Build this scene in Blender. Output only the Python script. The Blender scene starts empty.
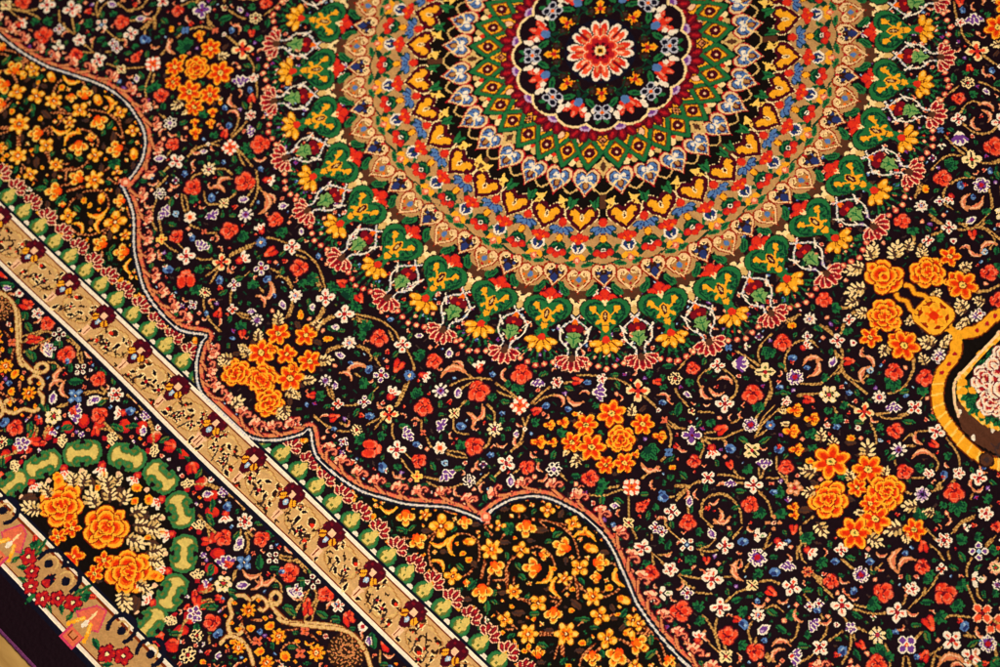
# A silk medallion carpet seen close, knot by knot.  Every knot of the pile is one face of the mesh, dyed with a
# colour attribute that is woven (rasterised in numpy) from the pattern written out below.
import bpy, bmesh, math
import numpy as np
from mathutils import Matrix
sc=bpy.context.scene
UM=.36                       # metres per design unit
PILE=.008                    # pile height above the floor
RELIEF=1.0
DYE=.88
# ---- camera
FPX=2423.5                   # focal length for a picture 1000 wide
cam=bpy.data.objects.new('camera',bpy.data.cameras.new('camera'));sc.collection.objects.link(cam);sc.camera=cam
cam.data.sensor_width=36;cam.data.lens=FPX/1000*36;cam.data.clip_end=60
_R=((0.69982596,-0.70066883,0.13894896),(0.61559084,0.69025784,0.38025258),(-0.36234174,-0.18057492,0.91438567))
_T=(3.38106979*UM,2.42655636*UM,-7.31094357*UM)
# picture axes -> world (x along the rug, y across, z up)
cam.matrix_world=Matrix(((_R[0][0],-_R[1][0],-_R[2][0],_T[0]),(-_R[0][1],_R[1][1],_R[2][1],-_T[1]),(-_R[0][2],_R[1][2],_R[2][2],-_T[2]+PILE),(0,0,0,1)))
cam.data.dof.use_dof=True;cam.data.dof.focus_distance=2.79;cam.data.dof.aperture_fstop=3.6
# ---- light: a room's soft light and one large warm lamp overhead
w=bpy.data.worlds.new('World');sc.world=w;w.use_nodes=True
w.node_tree.nodes['Background'].inputs[0].default_value=(1.0,.93,.84,1);w.node_tree.nodes['Background'].inputs[1].default_value=.16
la=bpy.data.lights.new('ceiling_lamp','AREA');la.shape='RECTANGLE';la.size=.6;la.size_y=.5;la.energy=45;la.color=(1,.89,.74)
lo=bpy.data.objects.new('ceiling_lamp',la);sc.collection.objects.link(lo);lo.location=(.28,-.48,1.9)
from mathutils import Vector
lo.rotation_euler=(Vector((.24,-.42,0))-lo.location).to_track_quat('-Z','Y').to_euler()
sc.cycles.filter_width=1.15
sc.view_settings.view_transform='Standard';sc.view_settings.look='None';sc.view_settings.exposure=0;sc.view_settings.gamma=1

# ---- pattern tools
S=176.0                      # knots per design unit (1 unit = ring of the green palmettes)
VE,UE=2.800,4.0             # half width / half length of the pile, in units
QH,QW=int(round(VE*S)),int(round(UE*S))
KF=1.3                       # knots per design step (S is the drawing scale)
# ---- dye palette (sRGB of the wool / silk) ----
PAL={}
_names=[]
def _c(n,r,g,b): PAL[n]=len(_names); _names.append((n,r,g,b))
for _n,_v in dict(ground=(24,10,18),umber=(17,11,9),navy=(16,15,32),white=(238,222,198),cream=(246,214,152),cream2=(214,174,104),
 tan=(186,140,86),tan2=(176,122,66),salmon=(228,126,92),peach=(244,190,148),red=(216,46,26),red2=(238,82,44),crimson=(176,24,34),
 maroon=(112,12,28),wine=(70,8,24),orange=(240,104,14),gold=(242,164,32),yellow=(248,200,92),blaze=(236,66,14),rust=(120,44,12),
 green=(32,104,54),dgreen=(12,52,36),lgreen=(118,156,84),olive=(104,108,44),purple=(112,58,140),lilac=(196,160,196),silver=(184,182,194),blue=(80,116,170),
 dblue=(38,50,104),lblue=(152,184,210),brown=(84,48,32),dbrown=(48,24,16),vine=(206,160,88),vine2=(150,100,48),chain=(214,186,98),
 coral=(222,104,72),pink=(206,60,96),bark=(60,42,40),apricot=(212,132,80),ember=(150,34,10),flame=(220,44,10),amber=(254,174,40),jade=(52,114,62),gtan=(206,160,102),sand=(232,190,136)).items(): _c(_n,*_v)
class Canvas:
    def __init__(s,h,w):
        s.c=np.zeros((int(round(h*KF)),int(round(w*KF))),np.uint8); s.p=np.zeros_like(s.c); s.part=0
    def band(s,v0,v1,col=None,part=None):      # straight band along the rug, v in units
        a,b=int(round(v0*S*KF)),int(round(v1*S*KF))
        if col: s.c[a:b]=PAL[col]
        if part: s.p[a:b]=part
    def _put(s,m,y0,x0,col):
        h,w=m.shape
        s.c[y0:y0+h,x0:x0+w][m]=PAL[col]
        if s.part: s.p[y0:y0+h,x0:x0+w][m]=s.part
    def _box(s,x0,y0,x1,y1):
        H,W=s.c.shape
        a=max(0,int(math.floor(x0))-1);b=max(0,int(math.floor(y0))-1);c=min(W,int(math.ceil(x1))+2);d=min(H,int(math.ceil(y1))+2)
        if c<=a or d<=b: return None
        yy,xx=np.mgrid[b:d,a:c]
        return a,b,xx+.5,yy+.5
    def ell(s,cx,cy,rx,ry,rot,col):
        cx,cy,rx,ry=cx*KF,cy*KF,rx*KF,ry*KF
        R=max(rx,ry);t=s._box(cx-R,cy-R,cx+R,cy+R)
        if t is None: return
        a,b,X,Y=t;c,n=math.cos(rot),math.sin(rot)
        dx,dy=X-cx,Y-cy
        s._put(((dx*c+dy*n)/max(rx,.3))**2+((-dx*n+dy*c)/max(ry,.3))**2<=1,b,a,col)
    def poly(s,P,col):
        P=np.asarray(P,float)*KF;t=s._box(P[:,0].min(),P[:,1].min(),P[:,0].max(),P[:,1].max())
        if t is None: return
        a,b,X,Y=t;m=np.zeros(X.shape,bool);n=len(P)
        for i in range(n):
            x1,y1=P[i];x2,y2=P[(i+1)%n]
            if y1==y2: continue
            m^=((y1>Y)!=(y2>Y))&(X<(x2-x1)*(Y-y1)/(y2-y1)+x1)
        s._put(m,b,a,col)
    def line(s,P,w,col,col2=None,per=2.2,w2=None):
        P=np.asarray(P,float)*KF;w*=KF;per*=KF;w2=None if w2 is None else w2*KF;r=max(w,w2 or 0)/2
        t=s._box(P[:,0].min()-r,P[:,1].min()-r,P[:,0].max()+r,P[:,1].max()+r)
        if t is None: return
        a,b,X,Y=t;best=np.full(X.shape,1e9);arc=np.zeros(X.shape);L=0.
        tot=np.hypot(*np.diff(P,axis=0).T).sum() or 1
        for i in range(len(P)-1):
            d=P[i+1]-P[i];l=math.hypot(*d)
            if l<1e-6: continue
            q=np.clip(((X-P[i,0])*d[0]+(Y-P[i,1])*d[1])/l/l,0,1)
            dd=np.hypot(X-P[i,0]-q*d[0],Y-P[i,1]-q*d[1]);k=dd<best
            best[k]=dd[k];arc[k]=(L+q*l)[k];L+=l
        ww=w/2 if w2 is None else (w+(w2-w)*arc/tot)/2
        m=best<=ww
        s._put(m,b,a,col)
        if col2: s._put(m&((arc%per)<per*.45),b,a,col2)
def smooth(P,n=5):
    P=np.asarray(P,float)
    if len(P)<3: return P
    Q=np.vstack([2*P[0]-P[1],P,2*P[-1]-P[-2]]);o=[]
    for i in range(1,len(Q)-2):
        for k in range(n):
            t=k/n;a,b,c,d=Q[i-1:i+3]
            o.append(.5*(2*b+(c-a)*t+(2*a-5*b+4*c-d)*t*t+(3*b-3*c+d-a)*t**3))
    return np.array(o+[Q[-2]])
class Pen:
    '''local frame: x along the motif direction, unit = motif radius'''
    def __init__(s,cv,x,y,ang,r,mir=1):
        s.cv,s.x,s.y,s.a,s.r,s.m=cv,x,y,math.radians(ang),r,mir
        s.ca,s.sa=math.cos(s.a),math.sin(s.a)
    def at(s,px,py):
        py*=s.m
        return s.x+s.r*(px*s.ca-py*s.sa),s.y+s.r*(px*s.sa+py*s.ca)
    def ell(s,px,py,rx,ry,rot,col,mn=.55):
        X,Y=s.at(px,py);s.cv.ell(X,Y,max(rx*s.r,mn),max(ry*s.r,mn),s.a+s.m*math.radians(rot),col)
    def poly(s,P,col): s.cv.poly([s.at(*p) for p in P],col)
    def line(s,P,w,col,col2=None,per=2.2,mn=1.0,sm=True,w2=None):
        Q=[s.at(*p) for p in P]
        s.cv.line(smooth(Q) if sm else Q,max(w*s.r,mn),col,col2,per,None if w2 is None else max(w2*s.r,.8))
    def petals(s,n,d,rx,ry,col,ph=0,mn=.55,skip=()):
        for i in range(n):
            if i in skip: continue
            t=ph+360*i/n;c,q=math.cos(math.radians(t)),math.sin(math.radians(t))
            s.ell(d*c,d*q,rx,ry,t,col,mn)
    def points(s,n,r1,r2,hw,col,ph=0):   # pointed petals
        for i in range(n):
            t=math.radians(ph+360*i/n);c,q=math.cos(t),math.sin(t);m=(r1*.45+r2*.55)
            f=lambda a,b:(a*c-b*q,a*q+b*c)
            s.poly([f(r1,0),f(r1*.6+r2*.4,hw*.8),f(m,hw),f(r2*.7+m*.3,hw*.72),f(r2,0),f(r2*.7+m*.3,-hw*.72),f(m,-hw),f(r1*.6+r2*.4,-hw*.8)],col)
# ---- motif vocabulary ----
def flower(n,pet,inner=None,cen='maroon',cr=.24,cen2=None,c2r=.1,d=.62,rx=.38,ry=.36,ph=0,ir=.15,idd=.56,edge=None):
    def f(p):
        if edge: p.petals(n,d,rx+.1,ry+.1,edge,ph)
        p.petals(n,d,rx,ry,pet,ph)
        if inner: p.petals(n,idd,ir*1.3,ir,inner,ph)
        if cr: p.ell(0,0,cr,cr,0,cen)
        if cen2: p.ell(0,0,c2r,c2r,0,cen2)
    return f
def pointed(n,pet,inner,cen,cr=.2,hw=.3,ph=0,iw=.5,cen2=None):
    def f(p):
        p.points(n,.12,1.02,hw,pet,ph)
        if inner: p.points(n,.2,.85,hw*iw,inner,ph)
        p.ell(0,0,cr,cr,0,cen)
        if cen2: p.ell(0,0,cr*.5,cr*.5,0,cen2)
    return f
M={}
M['A']=lambda p:(p.petals(4,.62,.4,.37,'white'),p.petals(4,.52,.2,.12,'red2'),p.ell(0,0,.24,.24,0,'crimson'),p.ell(0,0,.1,.1,0,'maroon'))
M['A5']=flower(5,'white','salmon','crimson',.26)
M['A6']=flower(6,'white','salmon','crimson',.24,ry=.28,rx=.34)
M['A5p']=flower(5,'apricot','peach','crimson',.22)
M['A6p']=flower(6,'apricot','red','maroon',.24,ry=.28)
M['A4t']=lambda p:(p.petals(4,.7,.28,.24,'apricot',0),p.ell(0,0,.3,.24,0,'peach'),p.ell(0,0,.12,.12,0,'maroon'))
M['A4o']=flower(4,'peach','red2','maroon',.2,rx=.4,ry=.4,ir=.27)
M['A4p']=flower(4,'white','lilac','purple',.26,ry=.4)
M['A6q']=flower(8,'cream','orange','maroon',.2,ry=.23,rx=.34)
M['B']=lambda p:(p.petals(8,.7,.3,.22,'white'),p.ell(0,0,.46,.46,0,'peach'),p.ell(0,0,.36,.36,0,'red'),p.ell(0,0,.24,.24,0,'lblue'),p.ell(0,0,.1,.1,0,'purple'))
M['C']=lambda p:(p.petals(4,.62,.38,.36,'white'),p.petals(4,.6,.2,.2,'purple'),p.ell(0,0,.26,.26,0,'crimson'))
M['C4']=lambda p:(p.petals(4,.66,.36,.34,'white'),p.petals(4,.66,.18,.16,'maroon'),p.ell(0,0,.3,.3,0,'ground'),p.ell(0,0,.16,.16,0,'maroon'))
M['C4b']=lambda p:(p.petals(4,.66,.36,.36,'white'),p.petals(4,.64,.2,.2,'purple'),p.ell(0,0,.24,.24,0,'lblue'))
M['C8']=lambda p:(p.points(8,.3,1.02,.24,'white'),p.points(8,.3,.8,.14,'lilac'),p.ell(0,0,.4,.4,0,'purple'),p.ell(0,0,.22,.22,0,'navy'))
M['D']=flower(6,'cream','ground','crimson',.24,ry=.3,rx=.34,ir=.16,idd=.62)
M['D2']=flower(6,'white','navy','purple',.24,ry=.3,rx=.36,ir=.16,idd=.62,cen2='lilac')
M['E']=lambda p:(p.petals(8,.74,.26,.18,'white'),p.ell(0,0,.46,.46,0,'lilac'),p.ell(0,0,.36,.36,0,'purple'),p.ell(0,0,.18,.18,0,'maroon'))
M['G']=flower(6,'white','peach','orange',.34,ry=.3,rx=.36,cen2='red',c2r=.16)
M['H']=lambda p:(p.points(4,.08,1.04,.36,'cream'),p.points(4,.1,.74,.2,'red2'),p.ell(0,0,.2,.2,0,'crimson'))
M['I']=lambda p:(p.petals(4,.58,.44,.4,'cream'),p.petals(4,.46,.2,.14,'olive'),p.line([(-.8,-.01),(.8,.01)],.1,'ground',sm=False,mn=.8),p.ell(0,0,.22,.22,0,'crimson'))
M['O']=flower(4,'yellow','orange','red',.26,rx=.42,ry=.4)
M['P4']=lambda p:(p.points(4,.05,1.05,.42,'white'),p.points(4,.05,.86,.28,'purple'),p.ell(0,0,.3,.3,0,'purple'),p.ell(0,0,.14,.14,0,'maroon'))
M['P4r']=lambda p:(p.petals(4,.58,.46,.46,'white'),p.petals(4,.58,.3,.32,'purple'),p.ell(0,0,.2,.2,0,'red2'),p.ell(0,0,.08,.08,0,'cream'))
M['P5']=lambda p:(p.petals(5,.6,.42,.38,'white'),p.petals(5,.58,.27,.25,'purple'),p.ell(0,0,.24,.24,0,'maroon'),p.ell(0,0,.1,.1,0,'lilac'))
M['P8']=lambda p:(p.petals(8,.74,.28,.26,'white'),p.petals(8,.76,.12,.11,'purple'),p.ell(0,0,.56,.56,0,'purple'),p.ell(0,0,.3,.3,0,'crimson'),p.petals(4,.42,.12,.1,'wine'))
M['Q']=lambda p:(p.petals(6,.64,.38,.33,'cream'),p.petals(6,.74,.16,.16,'white'),p.petals(6,.38,.16,.05,'ground',30),p.ell(0,0,.32,.32,0,'olive'),p.ell(0,0,.22,.22,0,'crimson'),p.ell(0,0,.09,.09,0,'pink'))
M['T']=lambda p:(p.points(8,.2,1.02,.2,'cream'),p.points(8,.3,.7,.09,'white'),p.ell(0,0,.24,.24,0,'crimson'),p.ell(0,0,.12,.12,0,'purple'))
M['W2']=lambda p:(p.petals(8,.74,.28,.28,'peach'),p.petals(8,.8,.14,.14,'salmon'),p.ell(0,0,.52,.52,0,'cream'),p.ell(0,0,.4,.4,0,'green'),p.ell(0,0,.2,.2,0,'crimson'))
M['X']=lambda p:(p.petals(4,.58,.42,.4,'red2'),p.petals(4,.8,.2,.22,'white'),p.petals(4,.62,.28,.2,'white',45),p.ell(0,0,.28,.28,0,'orange'),p.ell(0,0,.16,.16,0,'crimson'))
M['X4']=lambda p:(p.petals(4,.66,.38,.3,'white'),p.petals(4,.68,.18,.1,'salmon'),p.ell(0,0,.32,.32,0,'dblue'),p.ell(0,0,.2,.2,0,'lblue'))
M['Y']=lambda p:(p.petals(6,.6,.4,.34,'blue'),p.petals(6,.84,.14,.14,'dblue'),p.ell(0,0,.34,.34,0,'dblue'),p.ell(0,0,.26,.26,0,'cream'),p.ell(0,0,.1,.1,0,'orange'))
M['b4']=lambda p:(p.petals(4,.6,.42,.36,'blue'),p.petals(4,.62,.18,.15,'lblue'),p.ell(0,0,.2,.2,0,'navy'),p.ell(0,0,.09,.09,0,'cream'))
M['Z']=lambda p:(p.petals(4,.56,.44,.4,'blue',45),p.ell(0,0,.26,.26,0,'dblue'))
def _R(p):
    for x,y,a,b,t in ((-.52,0,.42,.58,0),(.1,-.52,.54,.42,-30),(.1,.52,.54,.42,30),(.5,0,.48,.46,0)):
        p.ell(x,y,a+.09,b+.09,t,'maroon');p.ell(x,y,a,b,t,'coral');p.ell(x-.05,y*.92,a*.9,b*.88,t,'red2');p.ell(x-.16,y*.8,a*.55,b*.52,t,'red')
    p.line([(-.2,-.3),(0,-.08),(-.05,.2),(.15,.34)],.09,'maroon',mn=.7)
    p.line([(.6,-.2),(.68,0),(.6,.2)],.1,'salmon',mn=.7);p.ell(-.62,.2,.16,.1,40,'salmon');p.ell(.1,.42,.16,.09,20,'salmon')
M['R']=_R
def _S(p):
    for sy in (-1,1):
        p.ell(-.1,.45*sy,.75,.46,0,'crimson');p.ell(-.1,.45*sy,.66,.4,0,'red2');p.ell(-.2,.42*sy,.46,.28,0,'red');p.line([(.4,.25*sy),(.5,.5*sy),(.3,.76*sy)],.1,'salmon',mn=.8)
    p.ell(.75,0,.28,.5,0,'red2');p.ell(.75,0,.16,.36,0,'salmon')
M['S']=_S
M['r']=lambda p:(p.ell(-.2,.3,.7,.4,-15,'crimson'),p.ell(-.2,-.3,.7,.4,15,'crimson'),p.ell(.35,0,.56,.42,0,'red2'),p.ell(-.15,.3,.56,.3,-15,'red'),p.ell(-.15,-.3,.56,.3,15,'red2'),p.ell(.6,.02,.2,.22,0,'salmon'),p.line([(-.6,0),(.2,0)],.08,'maroon',sm=False,mn=.7))
M['o']=lambda p:(p.ell(0,0,.95,.75,0,'gold'),p.ell(.1,.1,.5,.4,0,'orange'),p.ell(.3,.1,.26,.22,0,'blaze'))
def _J(p):
    for t,l in ((-78,.7),(-42,.92),(0,1.05),(42,.92),(78,.7)):
        c,s=math.cos(math.radians(t)),math.sin(math.radians(t))
        p.ell(l*.5*c-.1,l*.5*s,l*.56,.25,t,'green');p.ell(l*.48*c-.1,l*.48*s,l*.46,.16,t,'dgreen')
        p.line([(-.1,0),(l*.95*c-.1,l*.95*s)],.05,'green',sm=False,mn=.75)
    p.ell(-.05,0,.3,.3,0,'dgreen')
M['J']=_J
def _g(p):
    p.poly([(-1,0),(-.6,.34),(-.1,.48),(.4,.36),(1,0),(.4,-.36),(-.1,-.48),(-.6,-.34)],'green')
    p.poly([(-.8,0),(-.3,.36),(.4,.28),(.8,0)],'olive' if (int(p.x*3)+int(p.y*7))%3 else 'dgreen')
    p.line([(-.9,0),(.8,0)],.06,'dgreen',sm=False,mn=.7)
M['g']=_g
def _u(p):
    p.poly([(-1,0),(-.6,.5),(0,.68),(.5,.5),(1.1,.06),(.5,-.5),(0,-.68),(-.6,-.5)],'white')
    p.poly([(-.7,0),(-.45,.3),(0,.42),(.4,.3),(.75,0),(.4,-.3),(0,-.42),(-.45,-.3)],'purple');p.ell(-.2,.1,.3,.14,20,'lilac')
M['u']=_u
def _V(p):
    for t in (-54,54,-18,18):
        c,s=math.cos(math.radians(t)),math.sin(math.radians(t));p.ell(.45*c-.3,.75*s,.62,.32,t,'white');p.ell(.4*c-.3,.74*s,.5,.21,t,'purple')
    p.ell(-.5,0,.36,.4,0,'white');p.ell(-.45,0,.22,.26,0,'red' if int(p.x)%2 else 'purple')
M['V']=_V
def _U(p):
    p.poly([(-.9,0),(-.6,.5),(0,.8),(.6,.9),(.95,.5),(1.05,0),(.95,-.5),(.6,-.9),(0,-.8),(-.6,-.5)],'white')
    for t in (-40,-13,13,40):
        c,s=math.cos(math.radians(t)),math.sin(math.radians(t));p.ell(c*.75-.55,s*.95,.6,.2,t,'purple')
M['U']=_U
M['b']=lambda p:(p.ell(0,0,.9,.7,0,'blue'),p.ell(-.2,.2,.5,.35,0,'dblue'),p.ell(.3,-.15,.28,.2,0,'lblue'))
def _t(p):
    a=[(-1,-.4),(-.55,.08),(0,.24),(.55,.08),(1,-.4)];p.line(a[:3],.14,'apricot',w2=.62,mn=1);p.line(a[2:],.62,'apricot',w2=.1,mn=1)
    p.line([(-.7,.02),(0,.36),(.65,.08)],.1,'peach',mn=.8);p.line([(-.5,-.02),(0,.12),(.5,-.02)],.1,'coral',mn=.8)
M['t']=_t
def _ty(p):
    a=[(-1,-.35),(-.55,.12),(0,.3),(.55,.12),(1,-.35)];p.line(a[:3],.16,'gold',w2=.55,mn=1);p.line(a[2:],.55,'gold',w2=.12,mn=1)
    p.line([(-.7,.02),(0,.4),(.65,.08)],.1,'yellow',mn=.8);p.line([(-.5,-.02),(0,.1),(.5,-.02)],.12,'orange',mn=.8)
M['ty']=_ty
def _m(p):
    p.ell(-.5,0,.5,.46,0,'crimson')
    for t,col in ((-48,'white'),(0,'white'),(48,'white')):
        c,s=math.cos(math.radians(t)),math.sin(math.radians(t));p.ell(.4*c-.1,.6*s,.52,.27,t,col);p.ell(.2*c-.1,.42*s,.26,.1,t,'red2')
    p.ell(-.55,0,.24,.24,0,'red2')
M['m']=_m
M['x']=lambda p:(p.petals(4,.6,.44,.34,'coral',45),p.ell(0,0,.3,.3,0,'orange'),p.ell(0,0,.14,.14,0,'maroon'))
def _x6(p):
    for t in (-55,55,180,0):
        c,s=math.cos(math.radians(t)),math.sin(math.radians(t));p.ell(.5*c,.5*s,.52,.42,t,'ember');p.ell(.52*c,.52*s,.44,.34,t,'amber');p.ell(.36*c,.36*s,.28,.2,t,'orange');p.ell(.24*c,.24*s,.14,.1,t,'blaze')
M['x6']=_x6
M['x5']=lambda p:([(p.ell(x,y,.36,.3,0,'cream'),p.ell(x,y,.14,.12,0,'dbrown')) for x,y in ((.6,0),(.25,.6),(.25,-.6),(-.15,.2),(-.15,-.25))],p.ell(-.7,0,.36,.34,0,'crimson'))
M['k']=lambda p:(p.ell(0,0,.9,.9,0,'white'),p.ell(0,0,.4,.4,0,'crimson'))
M['w']=lambda p:(p.ell(.5,0,.5,.3,0,'white'),p.ell(-.2,.5,.46,.3,60,'white'),p.ell(-.2,-.5,.46,.3,-60,'white'),p.ell(.45,.02,.22,.08,0,'lgreen'),p.ell(-.4,0,.2,.2,0,'coral'))
M['d']=lambda p:(p.ell(0,0,.9,.8,0,'lblue'),p.ell(.1,0,.45,.4,0,'dblue'),p.ell(.1,0,.2,.2,0,'cream'))
M['n']=lambda p:(p.poly([(-1,0),(-.5,.45),(.1,.5),(1,.1),(.3,-.45),(-.4,-.4)],'brown'),p.line([(-.8,.05),(.8,.08)],.1,'bark',sm=False,mn=.9))
M['pk']=lambda p:(p.ell(0,0,1,1,0,'coral'),p.ell(0,0,.55,.55,0,'peach'),p.ell(0,0,.25,.25,0,'crimson'))
def _L(p):
    p.ell(-.1,0,.8,.4,0,'bark');p.line([(-.9,0),(.5,0)],.1,'brown',sm=False,mn=.9)
    for x,y,t in ((-.5,.42,75),(-.45,-.42,-75),(-.05,.46,58),(0,-.46,-58),(.4,.36,36),(.45,-.34,-36),(.82,.02,0)):
        p.ell(x,y,.34,.15,t,'cream' if (x+y)>-.2 else 'cream2')
M['L']=_L
def _O(n):
    def f(p):
        p.petals(n,.58,.5,.37,'ember');p.petals(n,.6,.44,.3,'amber');p.petals(n,.53,.36,.22,'orange');p.petals(n,.44,.29,.15,'flame')
        p.ell(0,0,.3,.25,30,'rust');p.ell(0,0,.25,.2,30,'yellow');p.ell(0,0,.09,.09,0,'olive')
    return f
M['O5']=_O(5);M['O6']=_O(6)
def _petal(p,x,y,t,l,w,cs):
    c,s=math.cos(math.radians(t)),math.sin(math.radians(t))
    p.ell(x,y,l,w,t,cs[0]);p.ell(x,y,l*.93-.01,w*.92-.01,t,cs[1]);p.ell(x-.2*l*c,y-.2*l*s,l*.76,w*.7,t,cs[2]);p.ell(x-.3*l*c,y-.3*l*s,l*.64,w*.54,t,cs[3])
def _BR(cs):
    def f(p):
        for n,d,l,w,ph in ((7,.64,.38,.4,10),(5,.4,.34,.37,35),(3,.17,.25,.28,0)):
            for i in range(n):
                t=ph+360*i/n+7*math.sin(i*2.3);_petal(p,d*math.cos(math.radians(t)),d*math.sin(math.radians(t)),t,l*(1+.1*math.sin(i*3.7+n)),w,cs)
        for x,y,t in ((.1,.1,70),(-.06,-.08,230)): _petal(p,x,y,t,.17,.15,cs)
    return f
M['BR']=_BR(('ember','amber','orange','flame'));M['WR']=_BR(('maroon','white','peach','crimson'))
def _BRf(p):
    for t in (-80,-48,-16,16,48,80):
        c,s=math.cos(math.radians(t)),math.sin(math.radians(t));_petal(p,.45*c-.35,.62*s,t,.55,.26,('ember','amber','orange','flame'))
    for t in (-50,0,50):
        c,s=math.cos(math.radians(t)),math.sin(math.radians(t));_petal(p,.2*c-.35,.36*s,t,.4,.22,('ember','amber','orange','flame'))
M['BRf']=_BRf
# small gold flowers of the corner pieces
def _y(n,rot=0):
    def f(p):
        p.petals(n,.56,.46,.42 if n<5 else .32,'rust',rot);p.petals(n,.6,.4,.35 if n<5 else .25,'gold',rot);p.petals(n,.72,.2,.18,'yellow',rot);p.petals(n,.34,.2,.1,'orange',rot)
        p.ell(0,0,.2,.2,0,'rust');p.ell(0,0,.12,.12,0,'cream')
    return f
M['y4']=_y(4);M['y6']=_y(6);M['y']=_y(5);M['y3']=_y(3)
def _yR(p):
    for x,y,t in ((-.1,.55,60),(-.1,-.55,-60),(.45,0,0),(-.1,0,0)): _petal(p,x,y,t,.5,.42,('rust','yellow','gold','orange'))
    p.ell(-.55,0,.32,.42,0,'blaze');p.ell(-.45,0,.22,.3,0,'orange')
M['yR']=_yR
M['yb']=lambda p:(p.ell(0,0,.95,.6,0,'rust'),p.ell(0,0,.85,.5,0,'gold'),p.ell(.3,.1,.4,.26,0,'yellow'),p.ell(-.4,0,.3,.3,0,'orange'))
M['yl']=M['ty']
DIRFREE=set()
# big shapes used outside the free-flower list
def heart(p,w,h,col):   # tip towards +x, lobes at -x ; spans x in [-h/2,h/2]
    P=[]
    for k in range(48):
        t=2*math.pi*k/48
        X=16*math.sin(t)**3;Y=13*math.cos(t)-5*math.cos(2*t)-2*math.cos(3*t)-math.cos(4*t)
        P.append((-(Y+2.5)/14.5*h/2,X/16*w/2))
    p.poly(P,col)

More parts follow.
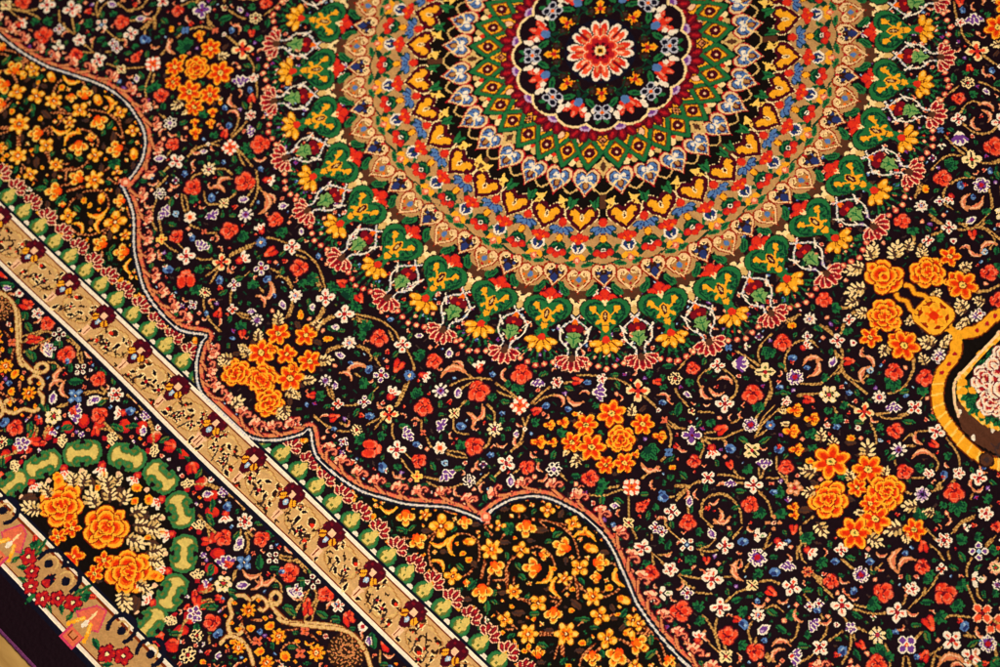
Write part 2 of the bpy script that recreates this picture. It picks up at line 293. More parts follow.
# ---- pattern lists: motif, u, v, angle, radius, hand (1/1000 unit)
FIELD='''
v 15 1361 27 1312 45 1284
v 20 1388 12 1358 21 1319
v 84 1253 119 1234 158 1218 193 1214 223 1214 271 1230
v 86 1263 121 1251 135 1242
v 99 1422 113 1386 135 1347
v 162 1335 198 1325 227 1330 231 1342
v 164 1329 204 1316
v 235 1323 268 1332
v 295 1231 332 1244 362 1262 369 1287
v 379 1301 398 1345 414 1391
v 377 1318 394 1356 410 1394
v 191 1508 218 1522 242 1523
v 205 1503 232 1517
v 282 1513 312 1479
v 318 1417 317 1387
v 205 1226 236 1238
v 224 1409 244 1406
A 47 1282 318 37 1
B 133 1345 318 28 1
J 140 1269 205 39 1
J 153 1296 159 25 1
R 197 1265 44 36 1
A 273 1229 318 33 1
C 295 1353 318 32 1
Y 366 1288 318 24 1
J 348 1214 159 34 1
R 392 1198 26 32 1
r 315 1291 74 30 1
g 52 1347 339 24 1
g 82 1330 318 18 1
g 122 1308 44 11 1
g 97 1281 53 16 1
u 61 1333 223 14 1
o 74 1377 318 13 1
u 142 1397 159 22 1
g 182 1354 358 18 1
g 233 1312 307 20 1
b 188 1392 318 12 1
b 250 1367 253 20 1
t 210 1393 117 42 1
t 210 1430 353 28 -1
E 169 1495 318 26 1
u 206 1485 223 18 1
g 233 1470 318 14 1
J 267 1417 318 32 1
g 303 1392 253 14 1
g 331 1329 269 14 1
m 368 1368 254 34 1
m 408 1254 339 28 1
J 191 1550 318 30 1
r 170 1565 138 21 1
A 261 1523 318 23 1
g 240 1555 297 18 1
g 326 1432 243 25 1
C 321 1458 318 26 1
g 288 1482 318 12 1
u 290 1170 318 16 1
g 268 1190 254 19 1
g 279 1268 269 20 1
u 411 1145 225 23 1
E 485 1255 318 32 1
g 519 1289 44 19 1
J 436 1319 206 34 1
R 483 1333 54 37 1
t 372 1432 348 18 1
b 178 1193 318 13 1
k 288 1111 318 6 1
t 1 1385 318 11 1
H 415 1430 318 37 1
r 286 1566 297 24 1
v 232 1608 277 1606 307 1598
v 313 1566 337 1559
t 260 1583 138 18 1
g 328 1503 253 21 1
r 349 1497 318 14 1
b 370 1480 318 20 1
D 374 1545 318 26 1
t 339 1550 253 12 1
v 331 1591 359 1566
b 315 1594 318 12 1
C 373 1605 348 22 1
g 352 1633 307 17 1
t 404 1612 16 14 1
v 386 1511 398 1470 402 1452
v 418 1501 412 1469 412 1446
J 411 1556 158 34 1
J 450 1506 297 26 1
S 459 1558 318 41 1
g 508 1550 254 16 1
g 437 1473 34 20 1
v 448 1444 470 1469 492 1479
g 486 1425 328 28 1
V 512 1435 286 30 1
x 547 1396 318 14 1
v 511 1372 533 1390
v 567 1400 597 1411 614 1406
g 523 1361 35 15 1
g 581 1388 338 12 1
A 524 1499 318 36 1
b 560 1440 318 17 1
k 574 1437 318 9 1
G 625 1394 318 28 1
I 575 1277 3 24 1
g 547 1310 318 17 1
V 572 1335 348 27 1
b 624 1293 338 21 1
t 620 1341 45 13 1
v 584 1291 614 1317 639 1312 661 1297
v 654 1393 689 1376 712 1358
v 650 1382 681 1361 706 1352
R 605 1474 348 29 1
v 556 1489 585 1488
v 558 1510 593 1518 625 1519
g 654 1456 26 24 1
J 566 1536 44 21 1
b 534 1575 34 23 1
w 554 1574 318 12 1
t 590 1563 338 19 1
t 605 1556 348 11 1
g 621 1571 54 14 1
g 543 1620 357 18 1
m 449 1631 264 14 1
O 638 1516 318 22 1
J 676 1521 25 20 1
k 711 1522 318 6 1
d 673 1420 318 15 1
V 709 1443 16 32 1
g 720 1403 307 25 1
v 658 1500 685 1483 705 1472
v 676 1506 713 1495 746 1469 767 1431
t 466 1178 130 50 1
t 466 1148 358 24 -1
b 488 1195 318 8 1
m 521 1109 215 29 1
g 484 1115 17 21 1
g 501 1085 318 12 1
b 576 1101 318 15 1
t 604 1079 45 24 1
R 647 1037 45 40 1
J 666 1073 45 35 1
J 638 1087 117 19 1
g 701 989 297 22 1
V 710 1024 55 24 1
A6 754 983 318 25 1
v 496 1222 513 1180 545 1144 585 1116
v 532 1205 541 1170 561 1137
v 607 1115 652 1108 692 1103
v 630 1131 664 1120 692 1107
v 505 1157 537 1151
u 534 1221 225 23 1
R 581 1172 26 43 1
J 625 1152 36 24 1
g 583 1223 275 15 1
v 574 1254 573 1224
t 635 1252 31 31 -1
t 643 1222 254 34 1
t 667 1268 318 10 1
T 714 1226 318 31 1
v 635 1184 672 1188 694 1206
g 672 1210 3 18 1
g 747 1196 318 16 1
g 753 1227 36 17 1
J 708 1194 318 16 1
b 694 1172 318 11 1
g 674 1138 328 22 1
X 719 1117 318 36 1
v 743 1087 743 1042 748 1007
v 752 1082 758 1050 778 1018
r 774 1092 297 23 1
b 784 1061 307 17 1
g 723 1067 235 14 1
v 753 1138 774 1149
v 766 1118 784 1155 805 1195 809 1243
t 764 1165 349 13 1
k 788 1161 318 10 1
J 797 1127 286 24 1
u 779 1192 225 16 1
t 796 1211 50 23 1
t 772 1251 318 18 1
R 704 1312 358 38 1
J 675 1343 206 29 1
v 723 1254 735 1281 729 1304
b 766 1297 318 16 1
A 826 1283 348 34 1
v 810 1238 814 1197
g 839 1231 275 16 1
R 886 1247 348 29 1
t 915 1224 26 18 1
t 872 1209 358 14 1
g 897 1207 328 16 1
g 919 1162 245 22 1
D2 955 1195 318 31 1
v 982 1193 1011 1196
k 1053 1202 318 10 1
u 879 1316 225 25 1
v 830 1346 830 1316
v 868 1289 872 1270
g 830 1349 3 20 1
D2 777 1407 338 27 1
v 805 1402 803 1370 807 1345
t 760 1354 35 18 1
C 772 1336 318 15 1
g 752 1328 318 11 1
g 795 1329 348 13 1
t 822 1397 54 21 1
t 774 1467 16 20 1
g 860 1414 40 22 1
R 1060 1140 318 32 1
g 1023 1164 318 23 1
t 955 1239 275 18 1
g 1026 1116 318 11 1
J 1102 1149 348 17 1
r 800 934 318 23 1
b 827 916 318 15 1
v 786 919 809 898 834 879
v 774 967 790 946
A5 852 874 318 21 1
v 868 860 893 841 934 831
g 873 836 307 20 1
g 905 857 18 21 1
g 799 970 339 23 1
V 880 913 318 33 1
t 844 945 138 16 1
H 965 826 318 45 1
t 805 1014 13 27 -1
t 846 992 334 31 1
b 846 1022 318 14 1
v 988 827 1030 826 1065 832
k 1060 829 318 11 1
x 1096 841 318 15 1
v 1107 832 1141 830 1164 817
v 1114 847 1147 862 1171 892
g 977 695 313 25 1
r 988 761 138 19 1
J 955 755 159 21 1
J 988 741 318 18 1
J 1013 759 18 18 1
D 1022 712 318 28 1
R 1038 647 28 27 1
J 1062 686 56 22 1
v 1004 602 1004 648 1008 682
u 1088 726 349 18 1
v 1046 737 1069 747 1119 754
t 1038 778 159 23 1
t 1061 780 28 18 1
b 1051 800 318 16 1
g 1104 782 56 30 1
g 1101 803 318 16 1
D 1140 757 318 17 1
P4 1196 817 318 38 1
J 901 951 65 18 1
A 1090 586 318 29 1
v 1115 582 1144 579 1178 589 1199 615 1203 649
v 1085 591 1073 639 1082 668 1111 680
g 1085 621 286 16 1
t 1142 603 154 29 1
t 1128 687 14 32 1
t 1153 660 334 28 1
U 1140 534 318 32 1
Z 1074 515 318 16 1
v 1101 509 1143 501 1189 498
v 1168 517 1192 513
w 1116 473 318 18 1
g 1100 539 5 16 1
g 1190 556 318 14 1
I 1220 501 318 37 1
v 1185 486 1158 465 1147 430 1149 387
v 1249 511 1280 536 1294 559
J 1180 435 66 38 1
R 1195 387 48 34 1
C 1125 421 318 15 1
R 1242 584 47 39 1
J 1283 600 38 32 1
g 1246 450 0 20 1
P8 1304 452 342 33 1
b 1254 406 318 19 1
r 1264 419 48 9 1
b 1311 403 318 13 1
v 1269 456 1241 429 1228 396 1228 358 1255 326 1289 326
v 1345 448 1369 429 1383 413
t 1304 372 122 37 1
t 1336 388 71 39 -1
C 1241 320 318 19 1
m 1260 346 286 25 1
B 1209 268 318 25 1
v 1148 331 1163 302 1175 277
v 1159 328 1173 297
k 1167 267 318 8 1
o 1179 323 318 17 1
g 1246 282 340 17 1
g 1191 232 39 16 1
b 1291 510 318 15 1
g 1316 514 329 21 1
g 1300 532 318 13 1
A5 1340 532 318 20 1
r 1389 481 329 24 1
v 1355 497 1378 469 1397 445
A 1199 668 318 35 1
R 1200 187 48 31 1
J 1243 187 318 29 1
v 1256 172 1281 153
A 1305 188 318 23 1
v 1300 167 1306 143
A 1324 269 41 29 -1
v 1252 179 1271 165
v 1298 154 1300 175
v 1300 214 1318 241
g 1281 220 339 19 -1
J 1325 224 41 20 -1
k 1367 241 41 14 -1
v 1266 253 1295 259
L 1202 51 132 27 -1
L 1255 101 131 32 -1
L 1274 134 122 24 -1
L 1323 149 131 22 -1
L 1204 32 150 30 1
L 1255 86 138 32 1
L 1325 137 160 24 1
BR 1289 -12 319 75 1
BR 1381 102 104 61 -1
O5 1395 191 41 37 -1
O6 1471 136 42 40 -1
O6 1493 141 329 52 1
L 1457 196 76 26 1
L 1455 48 160 18 1
L 1546 71 191 22 1
L 1581 34 257 20 1
L 1570 136 201 24 1
v 1248 263 1282 262 1303 262
v 1304 209 1317 243
J 1325 213 48 20 1
g 1252 275 1 22 1
u 1361 334 76 23 1
v 1342 302 1361 315
r 1397 298 318 23 1
g 1422 313 39 12 1
g 1333 311 57 17 1
t 1445 252 11 30 -1
t 1459 302 67 34 1
t 1409 254 57 12 1
d 1467 280 318 13 1
v 1354 284 1374 303 1397 336 1434 347 1460 346 1509 346
v 1385 327 1389 365 1381 409 1358 437 1333 456
g 1409 369 29 18 1
J 1373 394 318 22 1
R 1526 231 48 34 1
J 1547 260 48 40 1
v 1543 152 1567 183 1581 230 1577 271 1561 299
B 1547 328 318 25 1
g 1493 306 307 23 1
g 1486 363 20 17 1
g 1593 259 307 23 1
b 1606 266 318 11 1
R 1613 179 49 34 1
J 1631 214 40 30 1
E 1596 90 318 27 1
Q 1425 425 318 36 1
v 1359 484 1380 462 1399 445
v 1470 418 1496 409 1526 404
v 1462 447 1485 456
J 1480 424 339 23 1
J 1458 465 57 23 1
b 1467 380 318 14 1
H 1544 397 329 36 1
V 1603 324 48 27 1
A 1654 278 6 32 1
v 1580 374 1605 348
v 1633 334 1646 311
v 1651 248 1651 218
t 1707 255 247 16 1
g 1710 231 238 15 1
x6 839 1100 318 23 1
x6 866 1065 318 24 1
o 874 1020 318 12 1
L 890 1010 216 14 1
J 884 1097 297 27 1
O6 926 1022 318 39 1
O6 959 940 297 47 1
L 1001 891 226 23 1
BR 1040 981 106 49 1
O6 1056 898 318 38 1
x6 1124 891 328 28 1
x6 853 1163 318 30 1
x6 887 1135 318 21 1
O6 934 1093 328 35 1
O6 992 1063 318 46 1
O6 1065 1075 318 31 1
O6 1104 1030 318 35 1
x6 1108 986 318 18 1
L 988 1125 85 27 1
L 945 1130 75 13 1
J 978 1015 318 18 1
n 1072 953 318 21 1
n 913 985 318 15 1
n 1019 860 275 19 1
n 888 1038 318 14 1
n 970 1111 255 14 1
n 1108 1075 318 13 1
J 1130 949 4 48 1
t 1175 989 148 34 -1
t 1196 973 359 11 1
v 1180 1031 1182 1004
v 1184 947 1185 928
X 1176 1072 3 36 1
v 1100 1141 1125 1122 1144 1097
v 1096 1181 1128 1155 1149 1118 1159 1098
J 1100 1133 297 32 1
J 1111 1152 17 21 1
g 1241 991 46 16 1
t 1220 1025 27 18 1
b 1263 1022 359 17 1
g 1221 1060 318 21 1
v 1157 743 1193 714
v 1207 654 1198 610
J 1208 742 38 25 1
g 1187 772 255 19 1
v 1298 586 1276 539
v 1300 588 1307 634
v 1346 547 1339 593 1339 638 1352 686
v 1323 568 1324 622 1348 674
v 1357 680 1361 647
t 1262 664 38 14 1
r 1253 737 286 29 1
v 1223 784 1242 759
v 1263 699 1271 677
v 1232 794 1259 777 1279 754 1291 722 1305 691
v 1228 804 1252 819 1269 855
v 1232 801 1266 800
P8 1312 665 318 30 1
Y 1359 624 318 20 1
g 1360 589 318 14 1
v 1095 843 1133 839 1164 818
Z 1182 909 318 18 1
m 1286 814 37 34 1
b 1321 766 349 24 1
t 1302 767 19 12 1
v 1278 760 1306 764
g 1332 717 359 25 1
g 1382 673 286 25 1
I 1376 725 4 33 1
t 1400 697 318 12 1
r 1188 878 4 14 1
t 1209 874 349 19 1
R 1263 875 47 26 1
J 1237 829 339 22 1
g 1203 916 255 18 1
g 1197 936 255 15 1
o 1226 938 318 14 1
J 1242 961 47 18 1
g 1272 933 4 24 1
r 1358 806 19 21 1
g 1322 830 38 18 1
J 1404 780 359 28 1
V 1435 731 227 27 1
v 1431 753 1460 777
v 1451 749 1462 771
b 1437 666 318 21 1
r 1432 657 318 12 1
g 1467 669 266 16 1
v 1448 689 1477 717 1534 731
R 1494 695 48 29 1
v 1509 711 1531 727
A 1335 885 4 29 1
v 1353 856 1381 834 1423 811
v 1378 811 1400 817
V 1402 852 47 21 1
t 1384 870 138 18 1
v 1409 841 1433 823
A 1460 806 318 34 1
g 1354 916 56 19 1
g 1444 849 318 24 1
v 1321 911 1309 950 1301 994
v 1290 967 1306 946
b 1523 781 318 15 1
g 1532 762 209 21 1
v 1474 762 1501 739
A5p 1562 728 318 32 1
x6 1381 537 318 31 1
x6 1441 524 318 29 1
x6 1422 596 318 32 1
x6 1477 631 318 28 1
n 1450 541 318 15 1
n 1404 550 318 13 1
n 1494 615 318 20 1
n 1440 587 318 15 1
L 1392 590 149 14 1
L 1357 563 138 12 1
J 1467 559 19 31 1
J 1505 590 29 21 1
v 1352 493 1379 462 1401 442
L 1502 547 228 25 1
L 1547 540 219 26 1
O6 1584 589 297 60 1
n 1584 502 318 24 1
o 1574 490 318 16 1
L 1639 485 228 36 1
O6 1688 532 323 51 1
L 1661 585 200 23 1
L 1732 502 247 19 1
L 1556 659 159 32 1
o 1534 631 318 16 1
O6 1705 599 339 32 1
BR 1665 687 159 68 1
BR 1781 550 286 63 1
L 1606 707 117 25 1
n 1633 516 318 16 1
n 1598 675 349 21 1
n 1704 643 318 21 1
J 1641 600 39 20 1
g 1515 659 318 10 1
k 1567 449 318 12 1
g 1556 433 318 23 1
t 1586 399 350 14 1
v 1584 411 1617 426 1646 450
d 1648 434 318 10 1
J 1612 405 350 22 1
R 1660 379 318 31 1
v 1573 377 1607 369 1637 342 1654 308
g 1672 328 329 25 1
J 1505 475 209 30 1
b 1516 491 318 15 1
v 1472 453 1483 458
A 1760 293 339 32 1
v 1715 333 1743 304
v 1702 385 1702 363 1710 353
v 1718 396 1740 376
E 1712 419 329 30 1
t 1731 355 20 26 1
t 1776 379 132 38 1
v 1804 358 1838 370 1846 391
v 1809 462 1833 436
R 1776 462 20 31 1
v 1729 454 1742 465
J 1802 424 286 26 1
g 1825 389 238 15 1
A5 1837 414 339 21 1
g 1808 476 20 15 1
C8 1868 480 318 31 1
v 1824 509 1842 503
g 1713 451 276 22 1
g 1872 443 318 15 1
v 1886 452 1889 417
g 1720 266 6 21 1
r 1783 330 350 22 1
v 1885 433 1886 396
v 1883 453 1899 419
R 1937 406 49 38 1
J 1972 428 49 46 1
J 1940 458 77 20 1
b 1875 384 49 19 1
r 1876 392 318 9 1
A5 1905 349 318 24 1
A 1961 317 329 31 1
t 1957 349 40 20 1
t 1987 347 297 20 1
v 1983 372 1989 387
g 2004 299 350 18 1
J 2033 348 159 25 1
A5 2055 392 318 29 1
v 2036 419 2019 460 2021 514
v 2038 428 2022 471 2025 504
v 2050 360 2053 372
w 2041 466 297 18 1
r 2055 445 318 11 1
L 1868 534 138 30 1
L 1925 509 148 22 1
J 1904 544 323 41 1
J 1949 506 318 30 1
O6 1928 582 328 39 1
L 1927 619 20 19 1
L 1880 622 117 36 1
O6 1817 637 334 49 1
O6 1800 714 318 54 1
L 1861 689 349 31 1
n 1811 593 318 18 1
n 1715 645 318 21 1
O6 1771 611 318 33 1
L 1767 655 138 17 1
r 1984 602 229 25 1
A6 2019 545 318 31 1
v 1951 554 1995 559
v 1998 585 2030 584 2058 593
v 2052 564 2072 580
J 2053 513 297 30 1
g 2071 504 317 10 1
g 2100 590 349 22 1
J 2086 469 318 25 1
C4b 2121 501 317 35 1
v 2126 426 2124 469
v 2129 444 2128 473
v 2119 530 2129 563 2145 583
g 2096 548 20 25 1
J 2152 472 286 27 1
R 2109 402 318 21 1
r 2158 452 317 10 1
R 2024 653 49 28 1
J 2053 654 20 25 1
A 2073 618 317 20 1
t 1948 695 53 45 1
t 1975 677 106 35 1
b 1958 657 317 13 1
t 1908 710 317 18 1
b 1895 750 317 17 1
w 1876 742 317 11 1
v 1907 760 1914 768
v 1923 759 1926 729
g 1846 781 338 23 1
g 1925 769 317 17 1
P8 1901 801 317 30 1
v 1830 803 1869 802
A 1805 783 317 25 1
W2 2195 506 317 27 1
g 2154 540 286 18 1
v 2183 500 2180 481
u 1179 1151 318 18 1
g 1177 1131 348 24 1
t 1203 1165 46 13 1
J 1274 1069 349 19 1
r 1245 1076 276 16 1
R 1243 1100 18 21 1
v 1191 1101 1240 1150
I 1250 1164 3 23 1
v 1272 1171 1306 1184
g 1284 1157 276 18 1
b 1274 1029 158 23 1
v 1283 1016 1297 1004
v 1329 905 1312 939 1312 983 1311 1009
v 1276 975 1297 953
A 1328 1045 328 31 1
t 1318 1082 138 18 1
v 1329 1076 1351 1092 1410 1095
v 1327 1077 1344 1091
u 1345 982 227 21 1
t 1323 969 236 17 1
t 1344 954 37 18 1
g 1368 997 56 15 1
v 1353 997 1374 1020
R 1389 1036 47 32 1
t 1403 1069 318 9 1
C 1323 1117 318 24 1
C 1350 1113 318 21 1
v 1334 1143 1345 1155
J 1364 1138 318 19 1
g 1395 1134 66 24 1
g 1357 1076 37 19 1
J 1433 1038 328 22 1
u 1472 1013 18 23 1
v 1397 963 1395 987 1419 994 1456 996
v 1403 987 1379 958 1383 925 1409 894 1434 890
v 1492 1016 1492 1049 1479 1072
v 1473 1081 1501 1066 1521 1044
X4 1437 1092 3 30 1
g 1470 1062 317 21 1
J 1476 1117 47 30 1
r 1519 1089 47 18 1
v 1488 1081 1504 1088
A 1529 1015 317 32 1
r 1403 958 256 14 1
t 1407 933 297 18 1
t 1453 956 246 30 1
t 1469 959 307 31 1
A 1341 1193 338 33 1
J 1313 1231 338 20 1
J 1383 1220 56 20 1
v 1372 1187 1407 1187 1431 1190
v 1378 1189 1407 1213
v 1393 1179 1417 1153
t 1417 1157 297 14 1
r 1458 1145 317 8 1
R 1418 1238 46 31 1
A5 1455 1188 328 29 1
A5 1557 1111 328 20 1
g 1572 1083 246 18 1
g 1139 1169 56 23 1
g 1279 1104 56 19 1
g 1499 1160 307 26 1
v 1497 809 1539 821 1575 845
v 1479 811 1508 813
R 1496 861 66 32 1
J 1533 855 86 38 1
J 1583 817 19 30 1
J 1538 771 29 24 1
g 1470 898 297 19 1
v 1379 927 1404 894 1445 886 1487 898 1519 925
A4t 1592 857 318 31 1
v 1606 889 1623 930
v 1634 913 1626 942
v 1527 933 1531 979
w 1585 919 318 29 1
t 1553 925 349 14 1
b 1562 968 317 21 1
g 1513 974 256 18 1
P8 1631 977 340 36 1
g 1668 942 317 20 1
m 1654 898 19 28 1
b 1666 873 317 11 1
r 1653 832 48 22 1
x6 1602 778 318 23 1
x6 1622 796 318 20 1
n 1637 760 318 29 1
v 1664 797 1670 759
v 1662 810 1702 851 1707 867 1739 888 1754 889
v 1700 867 1723 896
v 1701 838 1719 850
J 1696 821 29 36 1
m 1742 853 349 29 1
J 1783 855 359 30 1
L 1716 774 19 31 1
t 1775 820 218 15 1
b 1816 824 317 18 1
v 1827 807 1870 803
V 1719 935 48 26 1
t 1708 913 218 17 1
v 1622 1003 1630 1038
t 1612 1054 38 41 1
t 1607 1031 256 18 1
t 1599 1052 198 18 1
b 1703 977 317 23 1
J 1668 1016 286 22 1
v 1597 1093 1611 1080
A6p 1775 908 317 22 1
v 1793 902 1835 905
R 1847 881 57 28 1
g 1858 845 317 15 1
t 1877 856 338 17 1
v 1690 1032 1712 1005 1737 996
J 1665 1031 317 15 1
A 1574 1123 328 39 1
v 1489 1181 1520 1163 1546 1146
v 1491 1186 1532 1190 1554 1184
v 1567 1190 1607 1160
t 1519 1206 256 17 1
C 1547 1209 317 25 1
t 1539 1124 198 15 1
v 1597 1091 1610 1079
w 1495 1257 317 30 1
t 1528 1255 3 14 1
R 1573 1266 317 40 1
J 1604 1223 271 31 1
J 1634 1251 348 27 1
g 1484 1227 317 15 1
A 1656 1176 317 36 1
v 1656 1154 1660 1108 1675 1080
v 1633 1231 1672 1237 1708 1253 1750 1276
v 1673 1208 1694 1238 1744 1274
g 1638 1124 217 18 1
g 1678 1123 297 24 1
I 1680 1056 3 25 1
v 1691 1030 1709 1006 1734 997
r 1737 1033 348 25 1
J 1715 1061 18 15 1
A 1772 978 340 35 1
g 1815 993 19 19 1
b 1725 1083 227 13 1
t 1739 1091 317 22 1
B 1758 1116 317 26 1
J 1721 1136 148 28 1
g 1784 1081 348 26 1
v 1761 1085 1772 1060 1808 1055
J 1826 1046 358 30 1
v 1758 1144 1770 1174 1801 1194
r 1721 1169 328 18 1
b 1747 1168 18 22 1
R 1736 1227 227 35 1
m 1669 1288 236 28 1
t 1687 1275 27 22 1
t 1678 1315 317 30 1
t 1656 1322 256 12 1
v 1714 1282 1750 1283
v 1748 1257 1764 1263
I 1776 1279 3 27 1
J 1785 1223 317 25 1
R 1831 1208 348 33 1
v 1805 1176 1815 1195
u 1801 1139 281 27 1
b 1827 1163 317 12 1
t 1866 1134 132 31 1
t 1879 1170 86 30 1
v 1860 1188 1875 1194 1893 1192
v 1865 1052 1885 1089 1884 1110
g 1840 1102 358 26 1
V 1929 1137 327 30 1
t 1810 1255 227 18 1
v 1858 1197 1882 1202
J 1914 1103 317 17 1
t 1847 1040 18 25 1
v 1816 971 1848 977
g 1815 951 307 23 1
g 1845 930 38 20 1
C 1852 988 317 19 1
C 1867 961 317 20 1
b 1877 981 317 15 1
v 1894 983 1909 989
V 1900 1023 348 26 1
v 1796 905 1835 911 1885 915
v 1796 898 1828 896
A 1922 917 317 39 1
A 2059 815 328 37 1
v 1947 888 1981 868
v 1954 900 1988 882 2016 863 2038 836
J 1982 846 349 40 1
R 1988 795 338 37 1
t 1902 878 9 14 1
b 1918 856 257 17 1
t 1935 875 317 15 1
w 2016 878 48 13 1
g 1975 908 349 24 1
v 1948 940 1965 945
P5 1987 951 338 22 1
v 1998 938 2028 928
k 1950 974 317 11 1
T 2061 912 338 33 1
g 2087 884 39 23 1
b 2096 865 317 13 1
t 2104 844 277 13 1
t 1922 992 297 22 1
v 1935 1000 1944 1020 1948 1044
v 1975 978 1970 1009 1966 1030
g 1983 1005 317 17 1
A 1962 1064 3 30 1
v 1961 1087 1957 1118 1946 1150
g 1924 1094 317 24 1
J 1904 1060 338 21 1
v 1977 1086 1996 1110
b 2017 1025 257 23 1
r 2014 1045 317 14 1
v 2001 967 2026 999 2042 1053
v 2007 962 2020 970
r 2046 970 4 20 1
g 2056 1002 19 23 1
J 2108 947 158 44 1
J 2130 940 297 25 1
R 2119 982 48 37 1
v 2095 915 2132 935 2152 957
P4r 2147 871 4 37 1
v 2156 844 2153 812
v 2164 905 2184 935
v 2173 897 2202 918
r 1980 1122 317 13 1
v 2078 639 2087 686 2082 732 2077 779
v 2076 696 2079 714
A5 2047 726 317 27 1
t 2035 745 209 18 1
v 2046 758 2055 772 2055 782
g 2016 709 219 20 1
J 2056 673 339 27 1
g 2107 727 317 25 1
t 2099 785 328 20 1
R 2131 670 20 41 1
J 2179 670 20 35 1
J 2162 735 359 35 1
v 2179 740 2190 709 2233 677
r 2156 772 20 31 1
g 2129 804 317 21 1
g 2179 809 29 27 1
v 2156 806 2152 848
A 2241 764 4 38 1
b 2242 706 258 21 1
r 2222 701 317 12 1
v 2258 728 2286 709
v 2252 714 2279 716
t 2289 694 10 23 1
A4o 2256 641 5 39 1
J 2148 616 0 33 1
v 2156 602 2186 615 2220 633
v 2191 591 2211 607 2231 609
w 2175 571 317 31 1
t 2192 558 257 14 1
g 2222 593 40 17 1
P8 2329 699 317 31 1
g 2295 730 287 24 1
v 2220 846 2232 801
v 2234 840 2250 873
v 2231 836 2255 827
t 2275 813 127 49 1
t 2300 813 127 24 1
r 2210 859 257 25 1
b 2194 878 317 12 1
J 2219 888 49 19 1
v 2315 779 2349 774
t 2326 748 20 16 1
r 2362 749 317 13 1
J 2349 760 20 17 1
g 2376 715 317 15 1
J 2243 570 317 20 1
E 2233 544 317 20 1
v 2292 635 2315 632
v 1351 281 1378 305 1395 332 1435 340 1465 329 1473 297
v 1339 302 1370 306
v 1397 361 1401 333
t 1407 247 221 15 -1
d 1468 274 41 11 -1
J 1531 272 311 27 -1
v 1579 224 1565 182 1540 156
L 1452 63 94 21 -1
L 1539 87 168 29 -1
C 1599 103 42 23 -1
L 1583 52 243 19 -1
v 1798 289 1831 295 1864 306 1891 327
J 1846 327 159 23 1
v 1909 373 1909 395
v 1885 406 1884 427
t 1954 292 1 16 1
b 1950 281 318 10 1
g 1928 313 21 13 1
O6 78 1481 211 42 -1
O6 -3 1423 318 42 1
O6 72 1569 192 49 -1
O6 -3 1515 318 39 1
x6 57 1534 165 29 -1
x6 -14 1471 318 18 1
BR 6 1635 43 58 1
BR 83 1675 75 54 -1
L 115 1444 317 29 -1
L 1 1369 253 21 1
L -27 1388 223 16 1
L 113 1604 345 26 -1
L 125 1532 317 26 -1
L 139 1677 22 24 -1
n 49 1414 164 23 -1
n 130 1625 222 23 -1
n 118 1563 165 18 -1
o 65 1384 317 17 -1
L 146 1663 34 28 1
L -2 1743 263 34 1
L 136 1598 15 18 1
n 163 1707 43 22 1
n 73 1707 318 18 1
n 153 1704 222 23 -1
u 55 1337 317 15 -1
r 45 1209 16 25 1
J 8 1231 253 40 1
J 62 1237 16 23 1
J 51 1235 137 28 -1
g -2 1278 318 14 1
v 16 1314 7 1353 10 1379
v 111 1375 93 1414
v 122 1259 80 1276
v 127 1232 76 1257
'''
